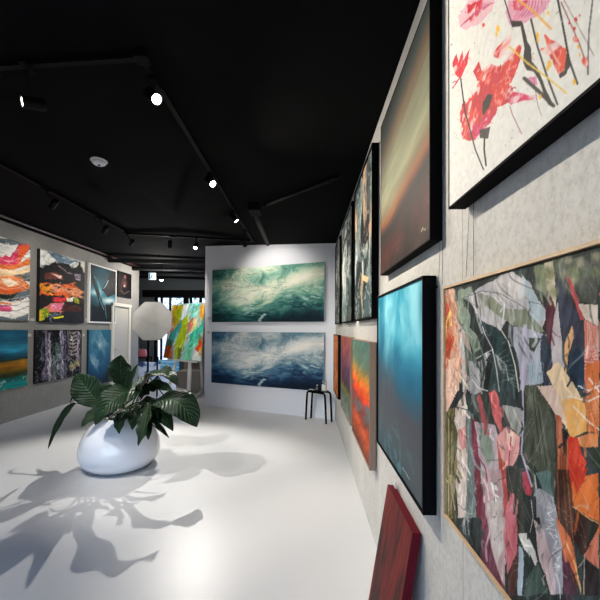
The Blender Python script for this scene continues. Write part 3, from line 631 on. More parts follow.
P(Q(60, 280, 190, 250, 190, 310, 100, 300), (.34, .38, .40), 1, 1); P(Q(-340, 260, 60, 275, 130, 290, 180, 330, 180, 350, 80, 370, -340, 350), (.87, .50, .30), 1, 1.4); P(Q(0, 290, 60, 290, 120, 330, 50, 340), (.94, .85, .74), 1, 1)
P(Q(-340, 340, 40, 345, 170, 335, 165, 360, 60, 385, -340, 380), (.82, .36, .16), 1, 1.2); P(Q(-340, 380, 60, 385, 130, 365, 120, 400, 60, 425, -340, 410), (.12, .15, .13), 1, 1); P(Q(100, 380, 180, 350, 180, 410, 60, 430), (.36, .40, .43), 1, 1)
P(Q(-340, 410, 60, 435, 110, 430, 170, 400, 170, 520, 90, 530, -340, 500), (.93, .91, .88), 1, 1); P(Q(-340, 445, 50, 450, 75, 470, 60, 492, -340, 470), (.85, .32, .48), 1, 1); P(Q(-340, 440, 0, 430, 80, 440, 140, 410, 60, 445), (.88, .5, .25), 1, 1); P(Q(-340, 490, 20, 520, 90, 530, 170, 500, 170, 545, -340, 540), (.38, .42, .44), 1, 1)
for k in range(10): A.stroke(Q(-40, 150 + 36 * k, 40, 190 + 33 * k, 110, 175 + 34 * k, 175, 150 + 34 * k), .7, random.choice([K_, W_, (.9, .6, .4)]), .55, 1.5)
A.img = np.clip(A.img + (A.noise(5, 60, 3, 3, .1)[..., None] - .5) * .22, 0, 1)
A.dabs(300, 5, .8, .1, .5, .35, 5)
painting(c, .045, A, 'large abstract of swirling red, orange, cream and grey ribbons, leftmost in the upper row', (.12, .11, .10))

c = leftc(XL + .06, 6.36, 7.655, 1.645, 2.96)
A = Art(190, 180, quad(c), (.05, .045, .05), 52); Q = Zm(30, 240, 6.667); P = A.poly
P(Q(60, 55, 365, 120, 365, 240, 300, 200, 180, 130, 60, 180), (.72, .72, .70), 1, 1); P(Q(60, 65, 120, 80, 170, 150, 140, 180, 110, 160, 60, 160), (.88, .88, .85), 1, 1.5)
P(Q(115, 80, 200, 95, 270, 130, 330, 150, 250, 165, 170, 140), (.40, .48, .54), 1, 1); A.stroke(Q(120, 90, 180, 150, 250, 175, 300, 150), 1.5, W_, .9, 1)
P(Q(300, 180, 365, 130, 365, 220, 330, 215), (.84, .83, .78), 1, 1)
P(Q(60, 190, 130, 165, 180, 145, 260, 165, 300, 190, 330, 150, 355, 180, 365, 300, 300, 300, 60, 290), (.05, .045, .055), 1, 3, 12)
P(Q(95, 225, 160, 215, 215, 235, 200, 260, 100, 262), (.36, .16, .10), 1, 2); P(Q(140, 225, 215, 240, 190, 258), (.85, .66, .62), 1, 1); A.stroke(Q(190, 170, 240, 210, 280, 230), 1.4, (.6, .5, .52), .8, 1)
P(Q(296, 230, 340, 225, 335, 270, 300, 265), (.52, .48, .55), 1, 1)
P(Q(60, 280, 120, 290, 190, 300, 290, 290, 350, 340, 350, 420, 280, 400, 200, 370, 60, 370), (.86, .38, .10), 1, 3, 14)
P(Q(62, 290, 100, 290, 160, 340, 150, 365, 80, 345), (.95, .60, .10), 1, 2, 12); P(Q(130, 300, 200, 300, 205, 350, 150, 345), (.88, .55, .42), 1, 2, 12); P(Q(200, 310, 340, 330, 350, 400, 260, 370), (.86, .55, .40), .9, 3, 14)
for k in range(16):
    x = random.uniform(70, 340); y = random.uniform(285, 395); P(Q(x, y, x + random.uniform(20, 50), y + random.uniform(-6, 10), x + random.uniform(10, 40), y + random.uniform(8, 20)), K_, .95, 1.5, 16)
P(Q(60, 365, 350, 385, 350, 440, 60, 440), (.06, .03, .03), .8, 3, 12); P(Q(150, 385, 240, 385, 230, 415, 150, 410), (.78, .12, .16), 1, 2); P(Q(240, 385, 290, 385, 285, 410, 245, 412), (.92, .88, .80), 1, 1); P(Q(290, 380, 330, 400, 330, 425, 300, 420), (.60, .66, .12), 1, 1)
P(Q(60, 470, 130, 425, 225, 415, 225, 470, 180, 500, 60, 490), (.88, .48, .40), 1, 1.5); P(Q(130, 430, 225, 420, 222, 470, 150, 470), (.86, .45, .56), 1, 1.5); P(Q(60, 460, 110, 450, 140, 500, 90, 540, 62, 540), (.55, .62, .08), 1, 1.5); P(Q(60, 470, 75, 465, 80, 540, 60, 540), (.9, .75, .1), 1, .6)
P(Q(220, 430, 345, 450, 340, 480, 200, 475), (.25, .08, .07), 1, 1.5); P(Q(100, 530, 130, 480, 350, 480, 350, 548, 100, 545), (.06, .07, .10), 1, 1); A.stroke(Q(165, 520, 220, 508), 2, (.85, .85, .1), 1, 1); P(Q(120, 500, 170, 480, 190, 500, 130, 530), (.3, .36, .42), 1, 1)
A.mottle(.2, 30, 30)
A.dabs(300, 3, 1., .1, .6, .5, 5)
painting(c, .06, A, 'black, orange and white abstract with thick black edge, right of the ribbon abstract', (.012, .012, .012))

c = leftc(XL + .045, 7.86, 8.98, 1.655, 2.985)
A = Art(120, 150, quad(c), (.02, .08, .10), 53); Q = Zm(30, 240, 6.667)
A.img = A.ramp(abs(A.V - .42) + (A.noise(3, 3, 2) - .5) * .3, [(0, (.12, .45, .52)), (.22, (.05, .27, .33)), (.42, (.03, .16, .20)), (.6, (.01, .05, .07))])
A.blob(95.5, 292, 7, 3.5, (.75, .90, .92), 1, 1); A.blob(109, 301, 8, 3.5, (.88, .94, .95), 1, 1); A.blob(101, 270, 8, 5, (.08, .36, .42), .8, 1)
A.poly(Q(560, 180, 480, 330, 520, 380, 580, 360, 580, 180), (.008, .03, .045), .95, .6); A.poly(Q(405, 190, 470, 370, 500, 480, 520, 560, 480, 560, 455, 400, 405, 260), (.01, .05, .07), .9, .6); A.poly(Q(410, 440, 560, 440, 560, 560, 410, 560), (.008, .03, .04), .8, 2)
A.stroke(Q(425, 235, 460, 290, 478, 360, 500, 450, 515, 530), .8, (.50, .72, .76), .8, .8, .8); A.stroke(Q(525, 265, 508, 300, 492, 322), .7, (.80, .90, .92), .9); A.stroke(Q(450, 270, 470, 340, 465, 400, 495, 470), .7, (.5, .75, .8), .8)
painting(c, .045, A, 'dark teal abstract with crossing white light lines in a white frame, beside the door', (.75, .75, .73), mat('white_frame', (.78, .77, .74), .4), .03, .0, proud=.004, framelabel='white frame')

c = leftc(XL + .03, 9.1, 9.79, 2.35, 3.01)
A = Art(70, 70, quad(c), (.035, .018, .02), 54); Q = Zm(70, 230, 8.571)
A.mottle(.4, 6, 6); A.blob(125, 277, 1.3, 2.2, (.50, .30, .26), .9, 2); A.blob(124.6, 283.5, 2.2, 3.2, (.42, .26, .24), .8, 1.5); A.blob(124.5, 286, 1.2, 1.2, (.75, .62, .58), .9, 2); A.stroke([(121, 291), (124.5, 294), (129, 291)], 1.0, (.45, .38, .37), .7, .4); A.stroke([(122.5, 279), (121, 288), (122, 292)], .8, (.45, .2, .18), .7)
painting(c, .03, A, 'smallest painting, a near-black canvas with a pale pinkish figure, above the white door', (.01, .01, .01))

c = leftc(XL + .035, 4.6, 6.135, .54, 1.50)
A = Art(150, 120, quad(c), (.1, .3, .4), 55)
A.img = A.ramp(A.V + (A.noise(5, 5, 2) - .5) * .07, [(0, (.05, .24, .32)), (.16, (.09, .35, .45)), (.34, (.16, .50, .62)), (.47, (.06, .24, .32)), (.52, (.10, .16, .12)), (.54, (.55, .42, .12)), (.64, (.62, .38, .05)), (.72, (.34, .30, .06)), (.77, (.16, .18, .06)), (.82, (.06, .40, .40)), (1, (.08, .56, .56))])
A.mottle(.35, 4, 22); n = A.noise(20, 16, 5, 4); A.blend(np.clip((n - .56) * 9, 0, 1) * (A.V > .74), (.12, .16, .08)); A.blend(np.clip((n - .60) * 9, 0, 1) * (A.V > .82), (.5, .75, .7)); A.blob(23, 362, 3, 3.5, (.70, .48, .10), .8)
painting(c, .035, A, 'turquoise and ochre seascape canvas, leftmost in the lower row', (.05, .12, .13))

c = leftc(XL + .035, 6.31, 7.63, .54, 1.498)
A = Art(170, 130, quad(c), (.03, .03, .035), 56); Q = Zm(0, 320, 5)
for x, w_, y1, y2, cl in ((192, 10, 60, 300, K_), (232, 14, 50, 250, (.46, .42, .48)), (250, 9, 60, 310, (.6, .58, .6)), (210, 8, 90, 200, (.3, .3, .34)), (286, 22, 115, 290, (.30, .34, .34)), (310, 16, 50, 290, (.50, .48, .54)), (326, 8, 60, 290, (.36, .34, .4)), (345, 12, 55, 200, (.33, .31, .35)), (366, 24, 60, 180, (.42, .40, .38)), (390, 10, 55, 230, (.55, .5, .56)), (225, 26, 250, 300, (.42, .38, .44)), (268, 14, 180, 300, (.42, .42, .45)), (400, 5, 60, 280, (.3, .28, .3))):
    A.poly(Q(x - w_ / 2, y1, x + w_ / 2, y1, x + w_ / 2 + 3, y2, x - w_ / 2 - 3, y2), cl, .9, 1.6, 12)
for k in range(14): y = 62 + k * 9; A.stroke(Q(350, y, 366, y + 5, 382, y - 3), .9, K_ if k % 2 else (.72, .66, .6), .8)
for x, y, r_ in ((250, 200, 14), (244, 235, 12), (290, 150, 12), (290, 190, 14), (292, 235, 13), (365, 215, 16), (362, 240, 14)):
    for rr_ in (r_, r_ * .55): A.stroke(Q(x + rr_ * .7, y, x, y + rr_, x - rr_ * .7, y, x, y - rr_, x + rr_ * .7, y), .6, (.70, .72, .70), .85, .6)
A.poly(Q(345, 225, 395, 190, 400, 225, 350, 255), (.45, .42, .32), 1, 1.5); A.poly(Q(340, 262, 398, 240, 398, 285, 340, 290), K_, 1, 1)
A.poly(Q(275, 115, 300, 115, 298, 200, 278, 200), (.24, .34, .30), .7, 1)
A.img = np.clip(A.img + (A.noise(44, 8, 3, 3)[..., None] - .52) * .30, 0, 1)
A.dabs(260, 3, .8, 1.57, .5, .7, 5); A.blend(np.clip(1 - abs(A.noise(16, 5, 9, 4, warp=((A.noise(5, 5, 10) - .5) * .2, 0)) - .5) * 40, 0, 1) * .6, (.74, .72, .76)); A.img = np.clip((A.img - .12) * 1.25 + .05, 0, 1)
painting(c, .035, A, 'black canvas of upright lilac and grey streaks, between the seascape and the blue canvas', (.01, .01, .012))

c = leftc(XL + .045, 7.86, 8.76, .235, 1.50)
A = Art(110, 150, quad(c), (.1, .35, .48), 57)
wp = ((A.noise(2, 2, 1) - .5) * .5, (A.noise(2, 2, 2) - .5) * .4); n = A.noise(3, 4, 3, 5, .7, wp)
A.img = A.ramp(A.V + (A.noise(3, 3, 5) - .5) * .3, [(0, (.14, .40, .50)), (.4, (.14, .38, .50)), (.7, (.08, .30, .44)), (.9, (.05, .16, .26)), (1, (.04, .08, .13))])
A.blend(np.clip((n - .44) * 4, 0, 1) * np.exp(-((A.U * .8 + A.V - .72) / .38) ** 2), (.72, .80, .82)); A.blend(np.exp(-((A.U - 1) ** 2 + (A.V - .95) ** 2) / .06) * .8, (.05, .06, .10))
painting(c, .045, A, 'blue canvas with a white misty diagonal, lower row beside the white door behind the plant', (.01, .03, .045))

# --- the two long wave paintings on the white end wall
def backc(u0, u1, z0, z1, off): return [tuple(BA + BU * u + BN * off + Vector((0, 0, z))) for u, z in ((u0, z1), (u1, z1), (u1, z0), (u0, z0))]
for i, (z0, z1, pal_, lab) in enumerate(((1.665, 2.69, [(0, (.03, .12, .16)), (.25, (.10, .28, .29)), (.42, (.26, .48, .45)), (.55, (.46, .66, .58)), (.72, (.78, .84, .74)), (1, (.95, .94, .86))], 'long sea green wave painting, upper of the two on the white end wall'),
                                         (.475, 1.478, [(0, (.06, .12, .19)), (.25, (.09, .20, .32)), (.42, (.26, .42, .52)), (.55, (.48, .58, .62)), (.72, (.76, .79, .79)), (1, (.92, .91, .87))], 'long blue-grey wave painting, lower of the two on the white end wall beside the stool'))):
    c = backc(.212, 2.565, z0, z1, .05); A = Art(300, 140, None, (.5, .5, .5), 61)
    U, V = A.U, A.V; wp = ((A.noise(3, 3, 1) - .5) * .30, (A.noise(3, 3, 2) - .5) * .45)
    g = lambda x, y, a, b_, r=0.: np.exp(-((((U - x) * math.cos(r) + (V - y) * math.sin(r)) / a) ** 2 + ((-(U - x) * math.sin(r) + (V - y) * math.cos(r)) / b_) ** 2))
    t = .52 + .20 * g(.2, .38, .22, .25, .4) + .36 * g(.66, .36, .34, .11, -.55) + .20 * g(.84, .20, .18, .12, -.2) + .20 * g(.45, .05, .20, .12) + .24 * g(.34, .60, .22, .10, -.3)
    t = t - .14 * g(.02, .05, .12, .15) - .30 * g(0, .85, .13, .35) - .28 * g(.2, 1.02, .25, .2) - .40 * g(.62, .98, .26, .17, -.1) - .44 * g(.95, .92, .26, .22, -.2) - .10 * g(.85, .60, .2, .08, -.3)
    t = t + (A.noise(6, 9, 3, 6, -.45, wp, .68) - .5) * .62 + (A.noise(14, 26, 7, 4, .35, wp, .6) - .5) * .22
    A.img = A.ramp(t, pal_)
    cr_ = A.noise(9, 14, 9, 4, .4, wp, .6); A.blend(np.clip(1 - abs(cr_ - .5) * 26, 0, 1) * .45 * (V < .6) * (U < .7), (.30, .32, .27) if i == 0 else (.34, .37, .39))
    fm = A.noise(26, 30, 11, 3, .2, wp); A.blend(np.clip((fm - .56) * 7, 0, 1) * np.clip(g(.86, .55, .16, .16) + g(.42, .78, .12, .12) + g(.3, .5, .3, .15) * .5, 0, 1) * .8, (.85, .93, .90))
    A.poly([(.44, .98), (.49, .84), (.52, .86), (.46, 1.0)], (.86, .92, .90), .7, .02, 20)
    if i == 0: A.blend(g(.45, -.02, .10, .10) * .8, (.97, .97, .90))  # glow of the rail spotlight painted into the upper canvas at its top edge
    painting(c, .05, A, lab, (.55, .58, .58), group='long wave paintings on the white end wall')

# --- easel painting
c = [tuple(at(172.3, 304.8, Y=7.95)), tuple(at(205.0, 302.3, Y=7.62)), tuple(at(201.0, 361.5, Y=7.36)), tuple(at(163, 357.6, Y=7.68))]
ECOR = [Vector(p) for p in c]
A = Art(160, 200, quad(c), (.60, .68, .66), 71); Q = Zm(130, 270, 7.5); P = A.poly
T1, T2, LM, GD, OR = (.22, .62, .56), (.45, .72, .68), (.55, .62, .10), (.66, .52, .10), (.80, .34, .16)
P(Q(315, 270, 400, 265, 340, 420, 300, 460), GD, 1, 2); P(Q(340, 300, 375, 290, 372, 380, 330, 400), LM, 1, 1); P(Q(290, 380, 330, 370, 320, 460, 280, 470), (.78, .40, .40), 1, 1.5)
P(Q(395, 265, 440, 260, 400, 400, 370, 420), (.74, .80, .82), 1, 2); P(Q(320, 440, 390, 360, 400, 390, 300, 560, 260, 570), (.22, .50, .50), 1, 1.5)
P(Q(440, 258, 540, 250, 500, 390, 450, 400), T2, 1, 2); P(Q(400, 350, 440, 330, 420, 480, 360, 600, 330, 640, 330, 560), LM, 1, 1.5); P(Q(425, 400, 470, 350, 470, 420, 430, 470), (.80, .42, .34), 1, 2); P(Q(480, 360, 505, 340, 490, 440, 450, 480), (.90, .82, .5), 1, 1)
P(Q(450, 470, 560, 370, 560, 430, 480, 530, 420, 560), (.20, .62, .52), 1, 1.5); P(Q(520, 270, 565, 250, 565, 350, 525, 370), (.80, .58, .22), 1, 1.5); P(Q(395, 560, 480, 500, 470, 600, 400, 640), T2, 1, 2)
Q2 = Zm(130, 330, 7.5)
P(Q2(240, 215, 275, 110, 310, 100, 300, 215), (.72, .42, .08), 1, 1.5); P(Q2(262, 140, 300, 110, 290, 200, 265, 210), (.72, .28, .08), .9, 2); P(Q2(320, 222, 380, 60, 420, 40, 350, 225), LM, 1, 1); P(Q2(300, 130, 330, 110, 325, 200, 300, 210), (.66, .62, .66), 1, 1)
P(Q2(385, 225, 400, 150, 500, 20, 530, 60, 470, 140, 450, 225), (.40, .68, .56), 1, 1.5); P(Q2(430, 110, 520, 0, 540, 40, 470, 130), (.22, .60, .48), 1, 1); P(Q2(455, 225, 500, 110, 560, 40, 550, 230), (.84, .86, .84), 1, 1.5); P(Q2(490, 130, 545, 30, 550, 110, 510, 150), (.80, .32, .14), 1, 2); P(Q2(520, 120, 550, 100, 535, 190, 510, 180), (.90, .62, .2), 1, 1)
P(Q2(355, 130, 385, 120, 370, 220, 350, 222), (.18, .2, .16), .6, 1)
A.dabs(160, 6, 1.3, -1.1, .25, .28, 5)
A.img = np.clip(A.img * 1.12 + (A.noise(30, 7, 3, 4, .5)[..., None] - .5) * .22, 0, 1)
painting(c, .03, A, 'tilted abstract of diagonal teal, lime and orange brushstrokes standing on the easel', (.4, .42, .4))
# ------------------------------------------------------------------ lighting tracks and spotlights
m_lamp = mat('black_lamp_body', (.003, .003, .0035), .6, spec=.12)
m_lens = mat('lit_lamp_lens', (1., .93, .80), .3, emit=30.)
m_steel = MATS['brushed_steel']
tr = empty('lighting_track', (-2.05, 4.3, zc(-2.05)), 'black rectangular lighting track loop fixed under the black ceiling', 'lighting track')
def T(p): return Vector(p) - tr.location
def rail(a, b_):
    a, b_ = T(a), T(b_); d = (b_ - a).normalized(); s = d.cross(Vector((0, 0, 1))).normalized() * .018; bm = bmesh.new()
    prism(bm, [a - s, a + s, a + s + Vector((0, 0, .033)), a - s + Vector((0, 0, .033))], b_ - a)
    return obj('rail', bm, m_lamp, tr)
zt = lambda x: zc(x) - .037
rail((-.95, 2.03, zt(-.97)), (-.96, 6.32, zt(-.97))); rail((-3.15, .4, zt(-3.15)), (-3.15, 6.32, zt(-3.15)))
rail((-3.15, 6.32, zt(-3.15)), (-.97, 6.32, zt(-.97))); rail((-3.15, 2.34, zt(-3.15)), (-.95, 2.03, zt(-.97)))
for x, y in ((-.95, 2.03), (-.97, 6.32), (-3.15, 6.32), (-3.15, 2.4)):
    p = T((x, y, zt(x) - .006)); obj('corner_joint', bx(p - Vector((.04, .04, 0)), p + Vector((.04, .04, .042)), .004), m_lamp, tr)

def spot(disc, d, label, watt, angle=70, track=None, r=.036, length=.13, lit=True, group='track spotlights on the ceiling loop', col=(1., .945, .87), blend=.6, size=.012):
    disc = Vector(disc); d = Vector(d).normalized()
    c_ = disc - d * length * .55
    tp = Vector(track) if track else Vector((c_.x, c_.y, 0)); tp.z = zt(tp.x)
    root = empty('track_spotlight', tp, label, 'spotlight', group)
    obj('adapter', bx((-.02, -.055, -.028), (.02, .055, .0), .003), m_lamp, root)
    a = c_ - tp
    obj('arm', tb([(0, 0, -.02), (a.x * .3, a.y * .3, min(-.03, a.z * .35)), (a.x, a.y, a.z)], .007, 8), m_lamp, root, True)
    q = d.to_track_quat('Z', 'Y').to_matrix().to_4x4()
    bm = lathe(bmesh.new(), [(0, -length * .45), (r * .8, -length * .45), (r, -length * .38), (r, length * .55), (r * .88, length * .55), (r * .82, length * .48), (0, length * .48)], 28)
    bmesh.ops.transform(bm, matrix=Matrix.Translation(a) @ q, verts=bm.verts)
    h = obj('head', bm, m_lamp, root, False)
    bm = lathe(bmesh.new(), [(0, length * .50), (r * .80, length * .50), (r * .80, length * .485), (0, length * .485)], 24)
    bmesh.ops.transform(bm, matrix=Matrix.Translation(a) @ q, verts=bm.verts)
    obj('lens', bm, m_lens, h)
    if watt:
        ld = bpy.data.lights.new('spot_beam', 'SPOT'); ld.energy = watt; ld.spot_size = math.radians(angle); ld.spot_blend = blend; ld.shadow_soft_size = size; ld.color = col
        lo = bpy.data.objects.new('spot_beam', ld); C.objects.link(lo)
        lo.parent = root; lo.matrix_parent_inverse = Matrix.Identity(4)
        lo.location = disc + d * .03 - tp; lo.rotation_euler = d.to_track_quat('-Z', 'Y').to_euler()
    return root
def aim(a, b_): return Vector(b_) - Vector(a)
S = [
    ((-.93, 2.19, 2.95), (.5, 1.15, 1.55), 'lit spotlight nearest the camera, glowing white on the right-hand rail', 150, 85, (-.95, 2.20)),
    ((-.92, 3.49, 2.95), (.5, 2.2, 1.45), 'second glowing spotlight along the right-hand rail', 120, 100, (-.97, 3.58)),
    ((-.92, 4.69, 2.95), (.5, 4.6, 1.5), 'third spotlight along the right-hand rail, seen side-on', 80, 95, (-.97, 4.70)),
    ((-.98, 5.71, 2.86), (-.62, 6.45, 2.35), 'spotlight at the far end of the right-hand rail aimed at the white end wall', 34, 110, (-.97, 5.62)),
    ((-1.96, 6.27, 2.95), (-1.95, 3.7, .3), 'glowing spotlight on the cross rail just left of the white end wall', 400, 80, (-1.97, 6.32)),
    ((-1.79, 2.2, 2.95), (-2.49, 1.50, 2.72), 'spotlight on the near cross rail pointing left, its lens seen as a thin white ellipse', 40, 85, (-1.70, 2.13)),
    ((-3.10, 4.29, 3.0), (-4.8, 5.3, 1.9), 'nearest visible spotlight on the left-hand rail, turned to the left wall', 60, 85, (-3.15, 4.24)),
    ((-3.10, 5.41, 3.0), (-4.8, 6.9, 1.9), 'second visible spotlight on the left-hand rail, turned to the left wall', 60, 85, (-3.15, 5.36)),
    ((-3.08, 6.22, 3.0), (-4.8, 8.4, 1.9), 'spotlight at the far left corner of the rail loop', 60, 85, (-3.15, 6.2)),
    ((-2.42, 6.30, 2.98), (-3.6, 9.3, 1.0), 'dark spotlight on the cross rail left of the glowing one near the white wall', 90, 90, (-2.4, 6.32)),
    ((-3.05, 3.0, 3.0), (.0, 4.4, .3), 'spotlight on the near left rail aimed across the room', 230, 80, (-3.15, 2.98)),
    ((-2.35, 2.42, 3.0), (-2.1, 4.0, .3), 'spotlight on the near cross rail aimed at the white pot', 70, 60, (-2.35, 2.22)),
]
for i_, (p, t_, lab, wt, an, trk) in enumerate(S): spot(p, aim(p, t_), lab, wt, an, (trk[0], trk[1], 0), col=(1., .90, .77) if i_ < 3 else (1., .945, .87))
# far room spotlight
p = Vector((-3.96, 9.72, 2.86)); root = empty('ceiling_spotlight', (p.x, p.y, 3.27), 'tiny glowing spotlight in the dark far room beside the exit sign', 'spotlight')
obj('stem', tb([(0, 0, 0), (0, 0, -.33)], .01, 8), m_lamp, root); h = obj('head', lathe(bmesh.new(), [(0, .05), (.04, .05), (.045, -.04), (0, -.04)], 20, (0, 0, -.37)), m_lamp, root)
obj('lens', lathe(bmesh.new(), [(0, -.042), (.04, -.042), (.036, -.056), (0, -.06)], 20, (0, 0, -.37)), m_lens, h)
ld = bpy.data.lights.new('far_beam', 'POINT'); ld.energy = 75; ld.shadow_soft_size = .05; ld.color = (1, .93, .84); lo = bpy.data.objects.new('far_beam', ld); C.objects.link(lo); lo.parent = root; lo.location = (0, 0, -.50)

# smoke detector
px = at(99, 162, Z=zc(-2.1) - .02)
sd = empty('smoke_detector', (px.x, px.y, zc(px.x)), 'round white smoke detector on the black ceiling', 'smoke detector')
m_plast = mat('white_plastic', (.72, .72, .72), .4)
obj('base', lathe(bmesh.new(), [(0, 0), (.075, 0), (.078, -.012), (.07, -.016), (0, -.016)], 36), m_plast, sd)
obj('cover', lathe(bmesh.new(), [(0, -.017), (.06, -.017), (.062, -.034), (.045, -.046), (.02, -.048), (0, -.048)], 36), m_plast, sd, True)
obj('indicator', lathe(bmesh.new(), [(0, -.048), (.012, -.048), (.012, -.054), (0, -.054)], 12), m_black, sd)

# black ceiling box with pipes
pa = at(255, 214, Z=2.98); pb = at(269.5, 250.5, Z=2.95)
cp = empty('ceiling_pipe', (pa.x, pa.y, zc(pa.x)), 'thick black pipe dropping from a box on the ceiling towards the white end wall', 'pipe')
o_ = Vector((pa.x, pa.y, zc(pa.x))); pb2 = Vector((pa.x, 5.95, 2.96))
obj('junction_box', bx((-.07, -.12, -.10), (.07, .12, .0), .006), m_lamp, cp)
obj('pipe_run', tb([Vector((0, .05, -.09)), Vector((0, .3, pa.z - o_.z)), pb2 - o_], .032, 14), mat('charcoal_pipe', (.02, .02, .02), .5), cp, True)
obj('end_cap', tb([pb2 - o_, pb2 - o_ + Vector((0, .05, 0))], .038, 14), m_lamp, cp)
q0 = Vector((-.55, 4.42, 0)); q1 = at(338, 178, Z=2.98)
cd = empty('ceiling_conduit', (q0.x, q0.y, zc(q0.x)), 'thin black conduit running from the ceiling box towards the right wall', 'conduit')
obj('conduit_run', tb([(0, 0, -.03), (q1.x - q0.x, q1.y - q0.y, zc(q1.x) - zc(q0.x) - .03)], .018, 8), MATS['charcoal_pipe'], cd, True)
for t_ in (.05, .9):
    v = Vector(((q1.x - q0.x) * t_, (q1.y - q0.y) * t_, (zc(q1.x) - zc(q0.x)) * t_)); obj('clip', bx(v + Vector((-.012, -.024, -.055)), v + Vector((.012, .024, .0))), m_lamp, cd)

# exit sign
ex = empty('exit_sign', (-4.37, 10.1, 3.27), 'small lit box sign with a walking figure hanging in the dark far room', 'exit sign')
obj('hanger', tb([(0, 0, 0), (0, 0, -.16)], .008, 8), m_lamp, ex)
obj('sign_box', bx((-.10, -.03, -.36), (.10, .03, -.16), .005), mat('sign_housing', (.2, .21, .23), .5), ex)
sp_ = obj('sign_panel', bx((-.09, -.033, -.35), (.09, -.0301, -.17)), mat('lit_sign_panel', (.25, .33, .46), .5, emit=.9), ex)
bm = bmesh.new()
box(bm, (-.085, -.036, -.345), (-.045, -.0331, -.175)); box(bm, (-.02, -.036, -.30), (.005, -.0331, -.23)); box(bm, (-.015, -.036, -.215), (.01, -.0331, -.19)); box(bm, (-.035, -.036, -.335), (-.018, -.0331, -.295)); box(bm, (.003, -.036, -.335), (.02, -.0331, -.29)); box(bm, (.005, -.036, -.26), (.035, -.0331, -.245))
obj('running_figure', bm, mat('sign_dark', (.03, .05, .07), .5), ex)

# ------------------------------------------------------------------ plant in the round white pot
PC = Vector((-2.085, 4.03, 0))
pl = empty('potted_plant', PC, 'large dark green broad-leaved plant in a round glossy white pot on the white floor', 'potted plant')
m_pot = mat('glossy_white_pot', (.76, .78, .83), .12, coat=.6, spec=.5)
prof = [(0, .02), (.33, .02), (.345, .03), (.385, .07), (.415, .13), (.42, .20), (.405, .29), (.365, .38), (.305, .46), (.235, .52), (.20, .545), (.19, .55), (.18, .545), (.18, .50), (0, .50)]
pr2 = []
for i in range(len(prof) - 1):
    for t_ in (0, .5): pr2.append((prof[i][0] * (1 - t_) + prof[i + 1][0] * t_, prof[i][1] * (1 - t_) + prof[i + 1][1] * t_))
pr2.append(prof[-1]); prs = [pr2[0]] + [tuple((pr2[i - 1][k] + 2 * pr2[i][k] + pr2[i + 1][k]) / 4 for k in (0, 1)) for i in range(1, len(pr2) - 1)] + [pr2[-1]]
pot = obj('pot', lathe(bmesh.new(), prs, 96), m_pot, pl, True)
obj('pot_foot', lathe(bmesh.new(), [(0, 0), (.335, 0), (.335, .022), (0, .022)], 64), mat('pot_foot_grey', (.15, .16, .18), .6), pl)
obj('soil', lathe(bmesh.new(), [(0, .515), (.12, .513), (.178, .505), (.178, .50), (0, .50)], 32), mat('dark_soil', (.03, .02, .015), .95, bump=.8, bscale=60), pl)
m_leaf = bpy.data.materials.new('dark_green_leaf'); m_leaf.use_nodes = True; nt = m_leaf.node_tree; b = nt.nodes['Principled BSDF']; L = nt.links.new
uv = nt.nodes.new('ShaderNodeUVMap'); sx = nt.nodes.new('ShaderNodeSeparateXYZ'); L(uv.outputs[0], sx.inputs[0])
def mth(op, a, v=None, c=None):
    n = nt.nodes.new('ShaderNodeMath'); n.operation = op
    if hasattr(a, 'links'): L(a, n.inputs[0])
    else: n.inputs[0].default_value = a
    if v is not None:
        if hasattr(v, 'links'): L(v, n.inputs[1])
        else: n.inputs[1].default_value = v
    return n.outputs[0]
ax = mth('ABSOLUTE', mth('SUBTRACT', sx.outputs[0], .5))
ph = mth('SINE', mth('MULTIPLY', mth('SUBTRACT', sx.outputs[1], mth('MULTIPLY', ax, .5)), 75.))
vein = mth('POWER', mth('MULTIPLY', mth('ADD', ph, 1.), .5), 6.)
mid_ = mth('LESS_THAN', ax, .02)
fac = mth('MAXIMUM', mth('MULTIPLY', vein, .55), mid_)
nz = nt.nodes.new('ShaderNodeTexNoise'); nz.inputs['Scale'].default_value = 3; r1 = nt.nodes.new('ShaderNodeValToRGB'); L(nz.outputs['Fac'], r1.inputs[0])
r1.color_ramp.elements[0].color = (.003, .012, .006, 1); r1.color_ramp.elements[1].color = (.006, .026, .008, 1)
mx = nt.nodes.new('ShaderNodeMix'); mx.data_type = 'RGBA'; L(fac, mx.inputs[0]); L(r1.outputs[0], mx.inputs[6]); mx.inputs[7].default_value = (.025, .07, .022, 1)
L(mx.outputs[2], b.inputs['Base Color']); b.inputs['Roughness'].default_value = .5; b.inputs['Specular IOR Level'].default_value = .25
bp = nt.nodes.new('ShaderNodeBump'); bp.inputs['Strength'].default_value = .5; bp.inputs['Distance'].default_value = .006; L(ph, bp.inputs['Height']); L(bp.outputs[0], b.inputs['Normal'])
m_stalk = mat('green_leaf_stalk', (.05, .11, .03), .4)
def bez(p, n):
    out = []
    for i in range(n):
        t_ = i / (n - 1)
        if len(p) == 3: out.append(p[0] * (1 - t_) ** 2 + p[1] * 2 * t_ * (1 - t_) + p[2] * t_ ** 2)
        else: out.append(p[0] * (1 - t_) ** 3 + p[1] * 3 * t_ * (1 - t_) ** 2 + p[2] * 3 * t_ ** 2 * (1 - t_) + p[3] * t_ ** 3)
    return out
